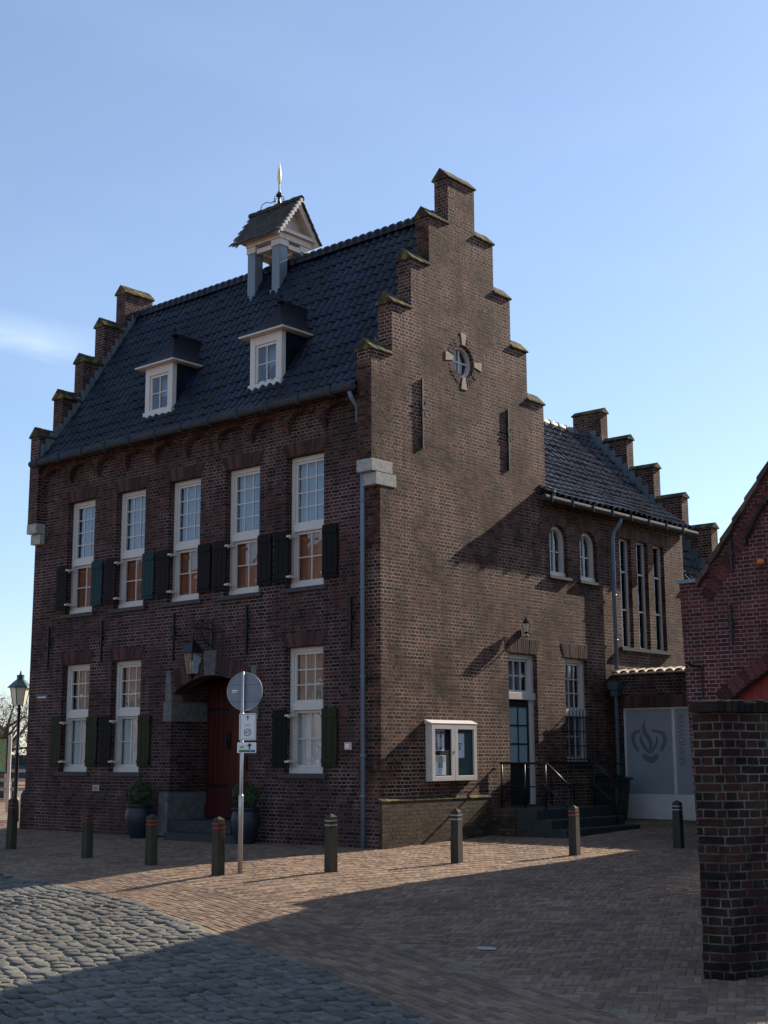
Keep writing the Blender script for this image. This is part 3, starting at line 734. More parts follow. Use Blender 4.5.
for sg in (-1, 1):
    rows = 10
    for r in range(rows):
        f0, f1 = r/rows, (r+1)/rows+.03
        y0_, z0_ = CY+sg*.70*(1-f0), 13.20+.98*f0+.035; y1_, z1_ = CY+sg*.70*(1-f1), 13.20+.98*f1+.01
        x = -6.28+(.08 if r % 2 else 0)
        while x < -4.64:
            x2 = min(x+.155, -4.60)
            dz = random.uniform(-.006, .008)
            pts = [(x+.003, y0_, z0_+dz), (x2, y0_, z0_+dz), (x2, y1_, z1_), (x+.003, y1_, z1_)]
            mb.add(pts+[(p[0], p[1]-sg*.0, p[2]-.022) for p in pts], [(0, 1, 2, 3), (7, 6, 5, 4), (0, 4, 5, 1), (1, 5, 6, 2), (2, 6, 7, 3), (3, 7, 4, 0)]); x += .16
mb.build('turret_roof', 'tile_small', tur)
mb = MB()
for sg in (-1, 1):
    mb.add([(-6.22, CY, 14.13), (-4.66, CY, 14.13), (-4.66, CY+sg*.66, 13.2), (-6.22, CY+sg*.66, 13.2)], [(0, 1, 2, 3)])
mb.add([(-6.05, CY, 14.1), (-6.05, CY-.6, 13.27), (-6.05, CY+.6, 13.27)], [(0, 1, 2)])
mb.add([(-4.95, CY, 14.1), (-4.95, CY-.6, 13.27), (-4.95, CY+.6, 13.27)], [(0, 1, 2)])
mb.build('turret_boarding', 'white_old', tur)
ridge_tiles(MB(), (-6.28, CY, 14.20), (-4.60, CY, 14.20), .085, .28).build('turret_ridge', 'tile_small', tur)
# pale verge tiles on one rake only, sunlight put into their colour
mb = MB()
for sg in (-1, 1):
    if sg > 0: continue
    for k in range(10):
        f = (k+.1)/10; y_ = CY+sg*.69*(1-f); z_ = 13.19+.98*f
        mb.box(-4.62, -4.56, min(y_, y_-sg*.075), max(y_, y_-sg*.075), z_-.02, z_+.075)
mb.build('verge_tiles', 'white_old', tur)
mb = MB(); mb.lathe((-5.33, CY, 12.62), [(.17, 0), (.16, .03), (.12, .12), (.10, .22), (.05, .28), (.02, .34)], 14); mb.tube([(-5.33, CY, 12.9), (-5.33, CY, 13.15)], .02, 6); mb.build('bell', 'iron', tur, smooth=True)
mb = MB(); mb.lathe((-5.33, CY, 14.22), [(.05, 0), (.03, .12), (.03, .17), (.07, .22), (.075, .26), (.03, .31), (.018, .36), (.014, .74), (.006, .98)], 8)
for sg in (-1, 1):
    for ax_ in (0, 1):
        pts = [(0.02, .15), (.12, .16), (.17, .08), (.11, .02), (.2, 0.0)]
        mb.tube([(-5.33+(sg*p if ax_ == 0 else 0), CY+(sg*p if ax_ else 0), 14.24+q_) for p, q_ in pts], .009, 5)
mb.tube([(-5.95, CY, 14.27), (-5.9, CY, 14.38), (-5.75, CY, 14.4), (-5.6, CY, 14.34), (-5.45, CY, 14.36)], .01, 5)
fin = mb.build('finial', 'iron', tur)
mb = MB(); mb.lathe((-5.33, CY, 14.72), [(.012, 0), (.035, .06), (.05, .16), (.045, .26), (.03, .38), (.02, .46), (.004, .55)], 8); mb.build('weather_vane', 'gold', fin, smooth=True)

# front entrance
mb = MB()
mb.box(-5.95, -5.701, .351, 1.05, -.1, 2.30); mb.box(-3.379, -3.13, .351, 1.05, -.1, 2.30)
mb.box(-5.95, -5.701, .351, 1.05, 2.70, 3.5); mb.box(-3.379, -3.13, .351, 1.05, 2.70, 3.5); mb.box(-5.699, -3.381, .351, 1.05, 3.20, 3.45)
nic = mb.build('entrance_niche', 'brick_shaded', house)
for sg in (-1, 1):
    xe = c0+sg*1.16
    mb = MB(); mb.box(min(xe-sg*.012, xe+sg*.25), max(xe-sg*.012, xe+sg*.25), -.02, 1.04, 2.301, 2.699); mb.build('impost_stone', 'stone_mid', nic, bevel=.012)
    mb = MB(); mb.box(min(xe-sg*.014, xe+sg*.27), max(xe-sg*.014, xe+sg*.27), -.075, 1.04, .02, .872); mb.build('base_stone', 'stone_mid', nic, bevel=.012)
    mb = MB(); mb.prism([(xe+sg*.20, 2.702), (xe-sg*.005, 2.702), (xe-sg*.0, 2.862), (xe+sg*.05, 3.34), (xe+sg*.19, 3.34)], .02, -.3, TFr); mb.build('arch_stone', 'stone_mid', nic, bevel=.012)
mb = MB(); mb.prism([(c0-.15, 3.192), (c0+.15, 3.192), (c0+.2, 3.69), (c0-.2, 3.69)], .03, -.3, TFr); mb.build('keystone', 'stone_mid', nic, bevel=.012)
mb = MB(); ring = []
for k in range(22):
    f0, f1 = -1+2*(k+.08)/22, -1+2*(k+.92)/22
    if abs((f0+f1)/2) < .15 or abs((f0+f1)/2) > .93: continue
    q0 = (c0+f0*1.14, 3.2-.34*f0*f0); q1 = (c0+f1*1.14, 3.2-.34*f1*f1)
    mb.prism([q0, q1, (q1[0]+f1*.14, q1[1]+.38), (q0[0]+f0*.14, q0[1]+.38)], .007, -.05, TFr)
mb.build('arch_ring', 'arch_shaded', nic)
mb = MB()
n = 15
for k in range(n):
    a = c0-1.12+2.24*k/n; mb.box(a+.006, a+2.24/n-.006, .93, .985+.004*(k % 2), .36, 3.15)
mb.box(c0-1.13, c0+1.13, .99, 1.03, .36, 3.18)
mb.box(c0-1.13, c0+1.13, .905, .929, .36, .62)
dr = mb.build('front_door', 'door_red', house, bevel=.006)
mb = MB()
for z in (1.0, 2.55): 
    mb.box(c0-1.10, c0-.45, .915, .928, z-.03, z+.03); mb.box(c0+.45, c0+1.1, .915, .928, z-.03, z+.03)
mb.build('strap_hinge', 'iron', dr)
mb = MB(); mb.box(c0-.5, c0-.38, .91, .928, 1.75, 2.1); mb.tube([(c0-.44, .87, 1.95), (c0-.44, .86, 1.85), (c0-.4, .87, 1.75)], .016, 6)
mb.box(c0+.05, c0+.12, .91, .928, 1.3, 1.6); mb.tube([(c0+.08, .88, 1.42), (c0-.06, .87, 1.41)], .014, 6); mb.build('handle', 'iron', dr)
mb = MB()
mb.box(-5.2, -3.1, -.55, -.08, -.1, .13); mb.box(-5.2, -3.6, -.24, -.077, .131, .30); mb.box(-5.68, -3.40, -.076, 1.0, -.1, .34)
mb.build('entrance_step', 'step_stone', house, bevel=.012)

# side door in the gable
def side_door():
    T = TS(-.10); a, b = 3.87, 4.87
    mb = MB(); mb.box(a, a+.09, .62, 3.62, -.13, 0, T); mb.box(b-.11, b, .62, 3.62, -.13, 0, T); mb.box(a+.091, b-.111, 3.52, 3.62, -.13, 0, T)
    mb.box(a+.0, b+.0, 2.70, 2.84, .001, .045, T); mb.box(a+.091, b-.111, 2.70, 2.84, -.13, 0, T)
    rect_frame(mb, T, a+.095, b-.115, 2.845, 3.515, .045, -.1, -.03); muntins(mb, T, a+.14, b-.16, 2.89, 3.47, 3, 2, -.035)
    f = mb.build('side_door_frame', 'white', house, bevel=.004)
    mb = MB(); mb.add([T(a+.1, 2.86, -.07), T(b-.12, 2.86, -.07), T(b-.12, 3.5, -.07), T(a+.1, 3.5, -.07)], [(0, 1, 2, 3)]); mb.build('pane', 'glass', f)
    curtain(T, a+.05, b-.05, 2.7, 3.6, -.25).build('curtain', 'curtain', f)
    mb = MB(); mb.box(a+.095, b-.115, .64, 2.695, -.11, -.06, T)
    mb.box(a+.12, b-.14, .72, 1.32, -.059, -.045, T)
    d = mb.build('door_leaf', 'door_green', f)
    mb = MB(); mb.box(a+.17, b-.20, 1.45, 2.55, -.058, -.05, T); mb.build('door_glass', 'frost_light', d) if 'frost_light' in M else None
    if 'frost_light' not in M: pass
    mb = MB(); muntins(mb, T, a+.17, b-.20, 1.45, 2.55, 2, 3, -.035, .03, .012); rect_frame(mb, T, a+.14, b-.17, 1.42, 2.58, .03, -.055, -.03); mb.build('glazing_bar', 'door_green', d)
    mb = MB(); mb.tube([T(b-.22, 1.35, 0), T(b-.22, 1.35, .03), T(b-.30, 1.35, .035)], .012, 6); mb.build('handle', 'iron_grey', d)
M['frost_light'] = plain('pale_door_glass', (.30, .40, .42), .25, var=.05)
side_door()
mb = MB(); flat_arch(mb, TSd, 3.87, 4.87, 3.62, .3); mb.build('door_arch', 'arch_side', house)

# ---------------------------------------------------------------- annex
annex = thing('annex_wing', 'brown brick side wing with arched windows, three tall slit windows and grey tiled roof', 'building', (-3, 8.3, .2))
AY0, AY1, AZ = HWY+.001, 11.12, 6.92
ah = [(5.45, 6.12, 5.33, 6.45), (6.62, 7.30, 5.33, 6.45), (5.90, 6.78, 1.45, 3.62), (8.27, 8.77, 3.98, 6.48), (9.02, 9.52, 3.98, 6.48), (9.78, 10.28, 3.98, 6.48)]
mb = MB()
wall_cells(mb, TSd, [AY0, AY1]+[h[0] for h in ah]+[h[1] for h in ah], [-.1, AZ]+[h[2] for h in ah]+[h[3] for h in ah], lambda u, v: not any(h[0] < u < h[1] and h[2] < v < h[3] for h in ah))
for h in ah[:2]: arch_fill(mb, TSd, h[0], h[1], 6.11, 6.45)
weld(mb).build('side_wall', 'brick', annex)
mb = MB(); mb.box(-7.3, -6.95, AY0+.3, 12.84, -.1, 6.9); mb.box(-6.949, -.10, 11.121, 11.4, -.1, 6.9); mb.box(-.45, -.10, 11.401, 12.84, -.1, 5.6); mb.build('rear_wall', 'brick', annex)
def arched_window(a, b):
    T = TS(-.09); c = (a+b)/2; r = (b-a)/2; mb = MB(); n = 10
    mb.box(a, a+.085, 5.44, 6.11, -.1, 0, T); mb.box(b-.085, b, 5.44, 6.11, -.1, 0, T); mb.box(a, b, 5.335, 5.439, -.1, .03, T)
    for k in range(n):
        t0, t1 = pi*k/n, pi*(k+1)/n
        P_ = lambda q, t: (c+(r-q)*cos(t), 6.111+(.339-q)*sin(t))
        mb.prism([P_(0, t0), P_(0, t1), P_(.085, t1), P_(.085, t0)], -.1, 0, T)
    mb.box(c-.015, c+.015, 5.44, 6.38, -.08, -.04, T); mb.box(a+.085, c-.016, 5.87, 5.9, -.08, -.04, T); mb.box(c+.016, b-.085, 5.87, 5.9, -.08, -.04, T)
    f = mb.build('arched_window', 'white', annex, bevel=.004)
    mb = MB(); mb.add([T(a+.05, 5.4, -.07), T(b-.05, 5.4, -.07), T(b-.05, 6.11, -.07)]+[T(c+(r-.05)*cos(pi*k/8), 6.11+.29*sin(pi*k/8), -.07) for k in range(1, 8)]+[T(a+.05, 6.11, -.07)], [tuple(range(11))]); mb.build('pane', 'glass', f)
    mb = MB(); mb.box(a-.02, b+.02, 5.3, 6.5, -.5, -.45, T); mb.build('dark_backing', 'black', f)
    mb = MB(); mb.box(a-.08, b+.08, 5.27, 5.33, -.05, .06, TSd); mb.build('sill', 'stone_dark', f)
    mb = MB(); ring_arch(mb, TSd, (c, 6.11), r+.01, r+.23, 0, pi, 17, .006, .12); mb.build('arch_ring', 'arch_side', f)
arched_window(5.45, 6.12); arched_window(6.62, 7.30)
def tall_window(a, b):
    T = TS(-.10); mb = MB(); rect_frame(mb, T, a, b, 3.98, 6.48, .04, -.08, 0)
    for z in (4.85, 5.72): mb.box(a+.051, b-.051, z-.02, z+.02, -.07, -.01, T)
    f = mb.build('tall_window', 'white', annex, bevel=.003)
    mb = MB(); mb.add([T(a+.04, 4.0, -.04), T(b-.04, 4.0, -.04), T(b-.04, 6.46, -.04), T(a+.04, 6.46, -.04)], [(0, 1, 2, 3)]); mb.build('pane', 'glass_dark', f)
    mb = MB(); mb.box(a-.02, b+.02, 3.9, 6.5, -.5, -.45, T); mb.build('dark_backing', 'black', f)
for h in ah[3:]: tall_window(h[0], h[1])
mb = MB(); mb.box(8.15, 10.42, 3.90, 3.975, -.05, .07, TSd); mb.build('long_sill', 'stone_dark', annex)
mb = MB(); flat_arch(mb, TSd, 5.90, 6.78, 3.62, .3); mb.build('window_arch', 'arch_side', annex)
mb = MB(); y_ = 8.1
while y_ < 10.45: mb.box(y_+.005, y_+.063, 6.485, 6.75, -.02, .006, TSd); y_ += .07
mb.build('soldier_course', 'arch_side', annex)
# lower side window with iron grille
T = TSd; a, b = 5.90, 6.78; w = -.1
mb = MB(); mb.box(a, a+.09, 1.45, 3.62, w-.12, w, T); mb.box(b-.09, b, 1.45, 3.62, w-.12, w, T); mb.box(a+.091, b-.091, 3.53, 3.62, w-.12, w, T); mb.box(a, b, 2.40, 2.54, w+.001, w+.04, T); mb.box(a+.091, b-.091, 2.40, 2.54, w-.12, w, T); mb.box(a+.091, b-.091, 1.45, 1.56, w-.12, w+.01, T)
rect_frame(mb, T, a+.095, b-.095, 2.545, 3.525, .045, w-.09, w-.03); muntins(mb, T, a+.14, b-.14, 2.59, 3.48, 3, 3, w-.035); muntins(mb, T, a+.1, b-.1, 1.56, 2.4, 3, 2, w-.04)
f = mb.build('barred_window', 'white', annex, bevel=.004)
mb = MB(); mb.add([T(a+.1, 1.55, w-.07), T(b-.1, 1.55, w-.07), T(b-.1, 3.5, w-.07), T(a+.1, 3.5, w-.07)], [(0, 1, 2, 3)]); mb.build('pane', 'glass', f)
curtain(T, a+.05, b-.05, 2.45, 3.6, -.4).build('curtain', 'curtain', f)
mb = MB(); mb.box(a, b, 1.4, 2.45, -.5, -.45, T); mb.build('dark_backing', 'black', f)
mb = MB()
for k in range(8): mb.tube([T(a-.02+(b-a+.04)*k/7, 1.42, .09), T(a-.02+(b-a+.04)*k/7, 2.50, .09)], .011, 6); mb.tube([T(a-.02+(b-a+.04)*k/7, 2.50, .09), T(a-.02+(b-a+.04)*k/7, 2.56, .12)], [.011, .003], 6)
for z in (1.5, 1.78, 2.08, 2.38): mb.box(a-.06, b+.06, z-.012, z+.012, .075, .087, T); mb.box(a-.07, a-.05, z-.012, z+.012, 0, .075, T); mb.box(b+.05, b+.07, z-.012, z+.012, 0, .075, T)
mb.build('window_grille', 'iron', f)
mb = MB(); mb.box(a-.08, b+.08, 1.36, 1.44, -.05, .06, T); mb.build('sill', 'stone_dark', f)
# roof: eave kick over the tall wall, plain slope beyond
aprof = [(.27, 7.0), (.0, 7.17), (-.9, 7.78), (-1.9, 8.58), (-3.65, 10.25)]
def PA(u, r, h): return (r, u, h)
def tsheetA(ua, ub, prof): 
    p = [(-r, h) for r, h in prof]
    return tile_sheet(lambda u, r, h: (-r, u, h), ua, ub, p, .24, .31, .05, .045)
tsheetA(HWY+.02, 11.42, aprof).build('main_roof', 'tile_grey', annex, recalc=False)
lprof = [(-.02, 5.72), (-.9, 6.95), (-1.9, 8.3), (-3.65, 10.22)]
tsheetA(11.43, 12.83, lprof).build('lower_roof', 'tile_grey', annex, recalc=False)
mb = tile_sheet(lambda u, r, h: (-7.3-(-r), u, h), HWY+.02, 12.83, [(-r, h) for r, h in aprof], .215, .29); mb.build('rear_roof', 'tile_grey', annex, recalc=False)
mb = MB(); mb.add([(.2, HWY+.03, 6.95), (.2, 11.40, 6.95), (-1.9, 11.40, 8.48), (-1.9, HWY+.03, 8.48), (-3.65, 11.4, 10.14), (-3.65, HWY+.03, 10.14)], [(0, 1, 2, 3), (3, 2, 4, 5)])
mb.build('roof_boarding', 'black', annex, recalc=False)
ridge_tiles(MB(), (-3.65, HWY, 10.26), (-3.65, 12.83, 10.26)).build('ridge', 'tile_grey', annex)
mb = MB(); mb.tube([(.27, 4.88, 6.90), (.27, 11.45, 6.90)], .07, 12)
k = 5.1
while k < 11.4: mb.box(.19, .35, k-.012, k+.012, 6.82, 6.975); k += .8
mb.box(.0, .20, 5.36, 11.42, 6.925, 6.945)
mb.build('gutter', 'zinc', annex)
mb = MB(); mb.box(.0, .26, 5.30, 5.345, 6.93, 7.12); mb.tube([(.03, 11.43, 5.68), (.03, 12.84, 5.68)], .05, 8); mb.build('barge_lead', 'lead', annex)
mb = MB(); mb.tube([(.27, 7.92, 6.84), (.24, 7.92, 6.74), (.12, 7.86, 6.55), (.085, 7.84, 6.40), (.085, 7.84, 3.42)], .046, 10)
for z in (6.2, 5.1, 4.1): mb.tube([(.085, 7.84, z-.02), (.085, 7.84, z+.02)], .056, 10)
mb.build('downpipe', 'pipe_blue', annex, smooth=True)
# stepped gable of the annex
GY = 12.85; mb = MB(); steps = []
ah2 = [.45, 1.23, 2.01, 2.80, 3.60]; az2 = [10.86, 9.98, 9.08, 8.18, 7.28]; AC = -3.65
Tg = TF(GY)
wall_cells(mb, Tg, [AC+s_*h for h in ah2 for s_ in (-1, 1)], [-.1]+az2, lambda u, v: any(abs(u-AC) < h and v < z for h, z in zip(ah2, az2)), .34)
g2 = weld(mb).build('stepped_gable', 'brick', annex)
for i in range(5):
    spans = [(AC-ah2[0]-.05, AC+ah2[0]+.05)] if i == 0 else [(AC-ah2[i]-.05, AC-ah2[i-1]-.002), (AC+ah2[i-1]+.002, AC+ah2[i]+.05)]
    for a, b in spans:
        m2 = MB(); z = az2[i]; ya, yb = GY-.03, GY+.37; ym = (ya+yb)/2
        sec = [(ya, z+.002), (yb, z+.002), (yb, z+.03), (ym, z+.16), (ya, z+.03)]
        m2.add([(a, p[0], p[1]) for p in sec]+[(b, p[0], p[1]) for p in sec], [(0, 1, 2, 3, 4), (9, 8, 7, 6, 5)]+[(q, q+5, (q+1) % 5+5, (q+1) % 5) for q in range(5)])
        m2.build('coping', 'moss_cap', g2, bevel=.01)
mb = MB()
for i in range(18):
    x = -.05-3.5*i/18; z = 5.80+(-.02-x)*1.36 if x > -1.9 else 8.38+(-1.9-x)*1.09
    mb.box(x-.2, x, GY-.018, GY-.004, z, z+.4)
mb.build('flashing', 'lead', annex)

# ---------------------------------------------------------------- low passage building with fire brigade gate
pas = thing('passage_building', 'low brick passage with scalloped tile edge between side wing and red garage', 'building', (2.4, 8, .2))
T = TF(7.8); mb = MB()
wall_cells(mb, T, [.002, 4.9, .17, 1.90], [-.1, 3.30, .2, 2.61], lambda u, v: not (.17 < u < 1.90 and v < 2.61), .3)
weld(mb).build('front_wall', 'brick_shaded', pas)
mb = MB(); mb.box(.002, 4.9, 8.12, 11.0, 3.15, 3.28); mb.box(.004, 4.9, 10.7, 11, -.1, 3.14); mb.build('roof_slab', 'zinc', pas)
mb = MB(); x = .02
while x < 4.85:
    n = 8
    for w0, w1, r0_, r1_ in ((.13, -.34, .095, .08),):
        vs = []
        for w_, r_, z_ in ((.13, .10, 3.35), (-.34, .085, 3.43)):
            vs += [T(x+.105+r_*cos(pi*k/n), z_+.62*r_*sin(pi*k/n)+(.0), w_) for k in range(n+1)]
            vs += [T(x+.105+(r_-.018)*cos(pi*k/n), z_+.62*(r_-.018)*sin(pi*k/n)-.004, w_) for k in range(n+1)]
        m_ = n+1; fs = []
        for k in range(n):
            fs += [(k, k+1, 2*m_+k+1, 2*m_+k), (m_+k, 3*m_+k, 3*m_+k+1, m_+k+1), (k, m_+k, m_+k+1, k+1), (2*m_+k, 2*m_+k+1, 3*m_+k+1, 3*m_+k)]
        mb.add(vs, fs)
    x += .225
mb.build('tile_edge', 'tile_edge', pas)
mb = MB(); mb.box(.0, 4.9, 3.301, 3.34, -.3, .06, T); mb.build('eave_course', 'brick_shaded', pas)
mb = MB(); x = .15
while x < 2.0: mb.box(x+.005, x+.063, 2.615, 2.86, -.02, .006, T); x += .07
mb.build('soldier_course', 'arch_shaded', pas)
Tg2 = TF(7.9); mb = MB()
rect_frame(mb, Tg2, .175, 1.895, .23, 2.605, .05, -.08, 0)
mb.box(1.355, 1.43, .76, 2.554, -.06, -.002, Tg2); mb.box(.226, 1.844, .281, .759, -.05, -.012, Tg2)
gate = mb.build('gate_frame', 'white', pas, bevel=.004)
mb = MB(); mb.box(.226, 1.354, .761, 2.553, -.04, -.02, Tg2); mb.box(1.431, 1.844, .761, 2.553, -.04, -.02, Tg2); mb.build('frosted_panel', 'frost', gate)
def ex(lx): return .17+((590+lx/4.315)-624)/41
def ez(ly): return 2.60-((640+ly/4.315)-706.5)/47.
mb = MB()
def stroke(pts, ws):
    P_ = [Vector((ex(p[0]), ez(p[1]))) for p in pts]; L_, R2 = [], []
    for i, p in enumerate(P_):
        d = (P_[min(i+1, len(P_)-1)]-P_[max(i-1, 0)]).normalized(); nrm = Vector((-d.y, d.x)); L_.append(p+nrm*ws[i]/2); R2.append(p-nrm*ws[i]/2)
    for i in range(len(P_)-1):
        mb.add([Tg2(q.x, q.y, -.0175) for q in (L_[i], L_[i+1], R2[i+1], R2[i])], [(0, 1, 2, 3)])
stroke([(218, 388), (198, 392), (186, 404), (184, 425), (190, 448), (206, 476)], [.07, .08, .09, .09, .08, .06])
stroke([(268, 386), (296, 392), (318, 402), (324, 425), (318, 448), (304, 476)], [.05, .07, .09, .10, .09, .07])
stroke([(240, 342), (232, 366), (236, 392), (252, 416), (262, 440), (258, 466), (250, 484)], [.01, .07, .10, .11, .10, .07, .02])
stroke([(222, 402), (218, 425), (226, 446), (240, 466), (250, 486)], [.02, .07, .10, .09, .02])
stroke([(288, 412), (290, 434), (280, 456), (266, 476), (256, 490)], [.02, .06, .07, .06, .02])
stroke([(226, 492), (240, 506), (262, 514), (280, 506), (290, 490)], [.09, .13, .15, .13, .09])
mb.build('flame_emblem', 'frost_dark', gate)
def text_mesh(txt, size, name, mat, parent, fn, extr=0, align='CENTER', bold=0):
    cu = bpy.data.curves.new(name, 'FONT'); cu.body = txt; cu.size = size; cu.align_x = align; cu.align_y = 'CENTER'; cu.offset = bold
    ob_ = bpy.data.objects.new(name, cu); COL.objects.link(ob_); dg = bpy.context.evaluated_depsgraph_get(); me = bpy.data.meshes.new_from_object(ob_.evaluated_get(dg))
    vs = [fn(v.co.x, v.co.y) for v in me.vertices]; fs = [tuple(p.vertices) for p in me.polygons]
    bpy.data.objects.remove(ob_); bpy.data.meshes.remove(me)
    m_ = MB(); m_.add(vs, fs); return m_.build(name, mat, parent, recalc=False)
text_mesh('BRANDWEER', .215, 'lettering', 'frost_dark', gate, lambda x, y: Tg2(1.575-y, 1.90+x*.84, -.0175), bold=.0)
text_mesh('LOKALE POST', .10, 'small_lettering', 'frost_dark', gate, lambda x, y: Tg2(1.73-y, 1.78+x, -.0175)) if False else None
mb = MB(); mb.box(.02, .28, -.03+7.55, 7.79, 3.0, 3.16); mb.box(.06, .24, 7.58, 7.78, 2.86, 3.0)
mb.tube([(.14, 7.68, 2.88), (.14, 7.68, 1.05)], .05, 10); mb.tube([(.14, 7.68, 1.06), (.14, 7.68, .2)], .055, 10)
mb.build('downpipe', 'pipe_green', pas)

# ---------------------------------------------------------------- red garage
gar = thing('brick_garage', 'red brick garage with pointed tiled gable and red arched door at right', 'building', (8.8, 8, .1))
GX, GYy = 9.4, 2.2  # unseen ridge side widened and raised so its shadow reaches the foreground
T = TF(GYy)
def rake(x): return 4.43+(3.64-abs(x-GX))*1.335
mb = MB()
dl, dr_ = 5.50, 12.10
def arcz(x): return sqrt(27.56-(x-8.8)**2)-1.70
n = 16; da = [(dl+(dr_-dl)*k/n, arcz(dl+(dr_-dl)*k/n)) for k in range(n+1)]
mb.prism([(4.93, -.1), (dl, -.1), (dl, arcz(dl)), (dl, 4.43), (4.79, 4.43)], 0, -.3, T)
mb.prism([(dr_, -.1), (13.9, -.1), (13.9, 4.43), (dr_, 4.43)], 0, -.3, T)
for k in range(n): mb.prism([da[k], da[k+1], (da[k+1][0], 4.43), (da[k][0], 4.43)], 0, -.3, T)
mb.prism([(5.16, 4.43), (13.64, 4.43), (GX, 9.98)], 0, -.3, T)
weld(mb).build('gable_wall', 'brick_red', gar)
mb = MB(); mb.box(4.93, 5.2, GYy+.301, 13.5, -.1, 4.43); mb.box(13.6, 13.9, GYy+.301, 13.5, -.1, 4.43); mb.box(5.21, 13.59, 13.2, 13.5, -.1, 4.43); mb.build('side_wall', 'brick_red', gar)
for sg in (-1, 1):
    tile_sheet((lambda u, r, h: (GX+sg*r, u, h)), GYy-.06, 13.6, [(-3.72, 4.46), (0, 4.46+3.72*1.335)] if False else [(-4.24, 4.40), (0, 10.06)], .25, .33).build('roof_slope', 'tile_red', gar, recalc=False) if sg == 1 else \
    tile_sheet((lambda u, r, h: (GX-r, u, h)), GYy-.06, 13.6, [(-4.24, 4.40), (0, 10.06)], .25, .33).build('roof_slope', 'tile_red', gar, recalc=False)
ridge_tiles(MB(), (GX, GYy-.06, 10.09), (GX, 13.6, 10.09)).build('ridge', 'tile_red', gar)
# verge: overlapping tile edges and brick band under it
mb = MB()
for sg in (-1, 1):
    for k in range(18):
        f0 = k/18; f1 = (k+1)/18
        xa_, za_ = GX+sg*4.24*(1-f0), 4.40+5.66*f0; xb_, zb_ = GX+sg*4.24*(1-f1), 4.40+5.66*f1
        mb.prism([(xa_, za_+.07), (xa_, za_-.06), (xb_, zb_-.09), (xb_, zb_+.02)], .12, -.01, T)
mb.build('verge_tiles', 'tile_red', gar)
mb = MB()
for sg in (-1, 1):
    N_ = 90
    for k in range(N_):
        f0 = (k+.1)/N_; f1 = (k+.9)/N_
        xa_, za_ = GX+sg*4.22*(1-f0), 4.40+5.58*f0-.17; xb_, zb_ = GX+sg*4.22*(1-f1), 4.40+5.58*f1-.17
        if xa_*sg > GX*sg+3.3: pass
        dx_, dz_ = -sg*.8*.24, -.6*.24
        mb.prism([(xa_, za_), (xb_, zb_), (xb_+dx_, zb_+dz_), (xa_+dx_, za_+dz_)], .012, .0, T)
mb.build('verge_brick_band', 'arch_red', gar)
mb = MB(); mb.box(4.76, 5.22, 4.431, 4.49, -.32, .05, T); mb.build('lead_cap', 'lead', gar)
mb = MB()
for k in range(64):
    f0 = (k+.08)/64; f1 = (k+.92)/64
    def A_(f, q):
        x = dl+(dr_-dl)*f; z = arcz(x)
        e = 1e-3; x2 = dl+(dr_-dl)*(f+e); z2 = arcz(x2); d = Vector((x2-x, z2-z)).normalized()
        return (x-d.y*q, z+d.x*q)
    mb.prism([A_(f0, .005), A_(f1, .005), A_(f1, .24), A_(f0, .24)], .012, -.03, T)
mb.build('door_arch', 'arch_red', gar)
mb = MB(); n2_ = 40
for k in range(n2_):
    xa_ = dl-.1+(dr_-dl+.2)*k/n2_; mb.box(xa_+.006, xa_+(dr_-dl+.2)/n2_-.006, -.05, 3.7, -.24, -.2, T)
mb.build('garage_door', 'red_paint', gar)
for (x, z) in ((5.78, 4.85), (5.72, 3.7)):
    m2 = MB(); m2.box(x-.02, x+.02, z-.30, z+.30, .0, .04, T); m2.box(x-.045, x+.045, z-.03, z+.03, .0, .055, T); m2.build('wall_anchor', 'iron', gar)
mb = MB(); mb.tube([T(6.05, 5.05, .07), T(6.42, 5.62, .07)], .03, 8); mb.box(6.0, 6.08, 4.98, 5.06, 0, .08, T); mb.box(6.38, 6.46, 5.58, 5.66, 0, .08, T); mb.build('rake_bracket', 'iron', gar)
mb = MB(); mb.lathe(T(6.30, 4.66, .05), [(.01, -.05), (.06, -.04), (.07, 0), (.06, .04), (.01, .05)], 10); mb.build('signal_lamp', 'orange', gar, smooth=True)
mb = MB(); mb.box(5.09, 5.17, 2.98, 3.06, 0, .03, T); mb.tube([T(5.13, 3.02, .02), T(5.02, 3.05, .18), T(4.98, 3.09, .2)], .022, 6); mb.tube([T(5.14, 3.0, .015), T(5.15, 2.5, .015)], .012, 5); mb.build('wall_hook', 'iron', gar)

# added house on the right, out of frame, to shade the square
nb_ = thing('shade_house', 'added unseen brick house right of the red garage, shading the square', 'house', (19.5, 9, 0))
T = TF(4.0); mb = MB(); nh = [(15+2.5*i, 16.1+2.5*i, z, z+1.7) for i in range(4) for z in (1.0, 4.3)]
wall_cells(mb, T, [14.0, 25]+[h[0] for h in nh]+[h[1] for h in nh], [-.1, 9.6]+[h[2] for h in nh]+[h[3] for h in nh], lambda u, v: not any(h[0] < u < h[1] and h[2] < v < h[3] for h in nh), .3)
mb.box(14.0, 14.3, 4.301, 14, -.1, 9.6); mb.box(24.7, 25, 4.301, 14, -.1, 9.6); mb.box(14.3, 24.7, 13.7, 14, -.1, 9.6)
weld(mb).build('wall', 'brick_red', nb_)
mb = MB(); mb.prism([(3.8, 9.6), (14.2, 9.6), (9, 14.2)], 13.95, 25.1, lambda u, v, w: (w, u, v)); mb.build('roof', 'tile_red', nb_)
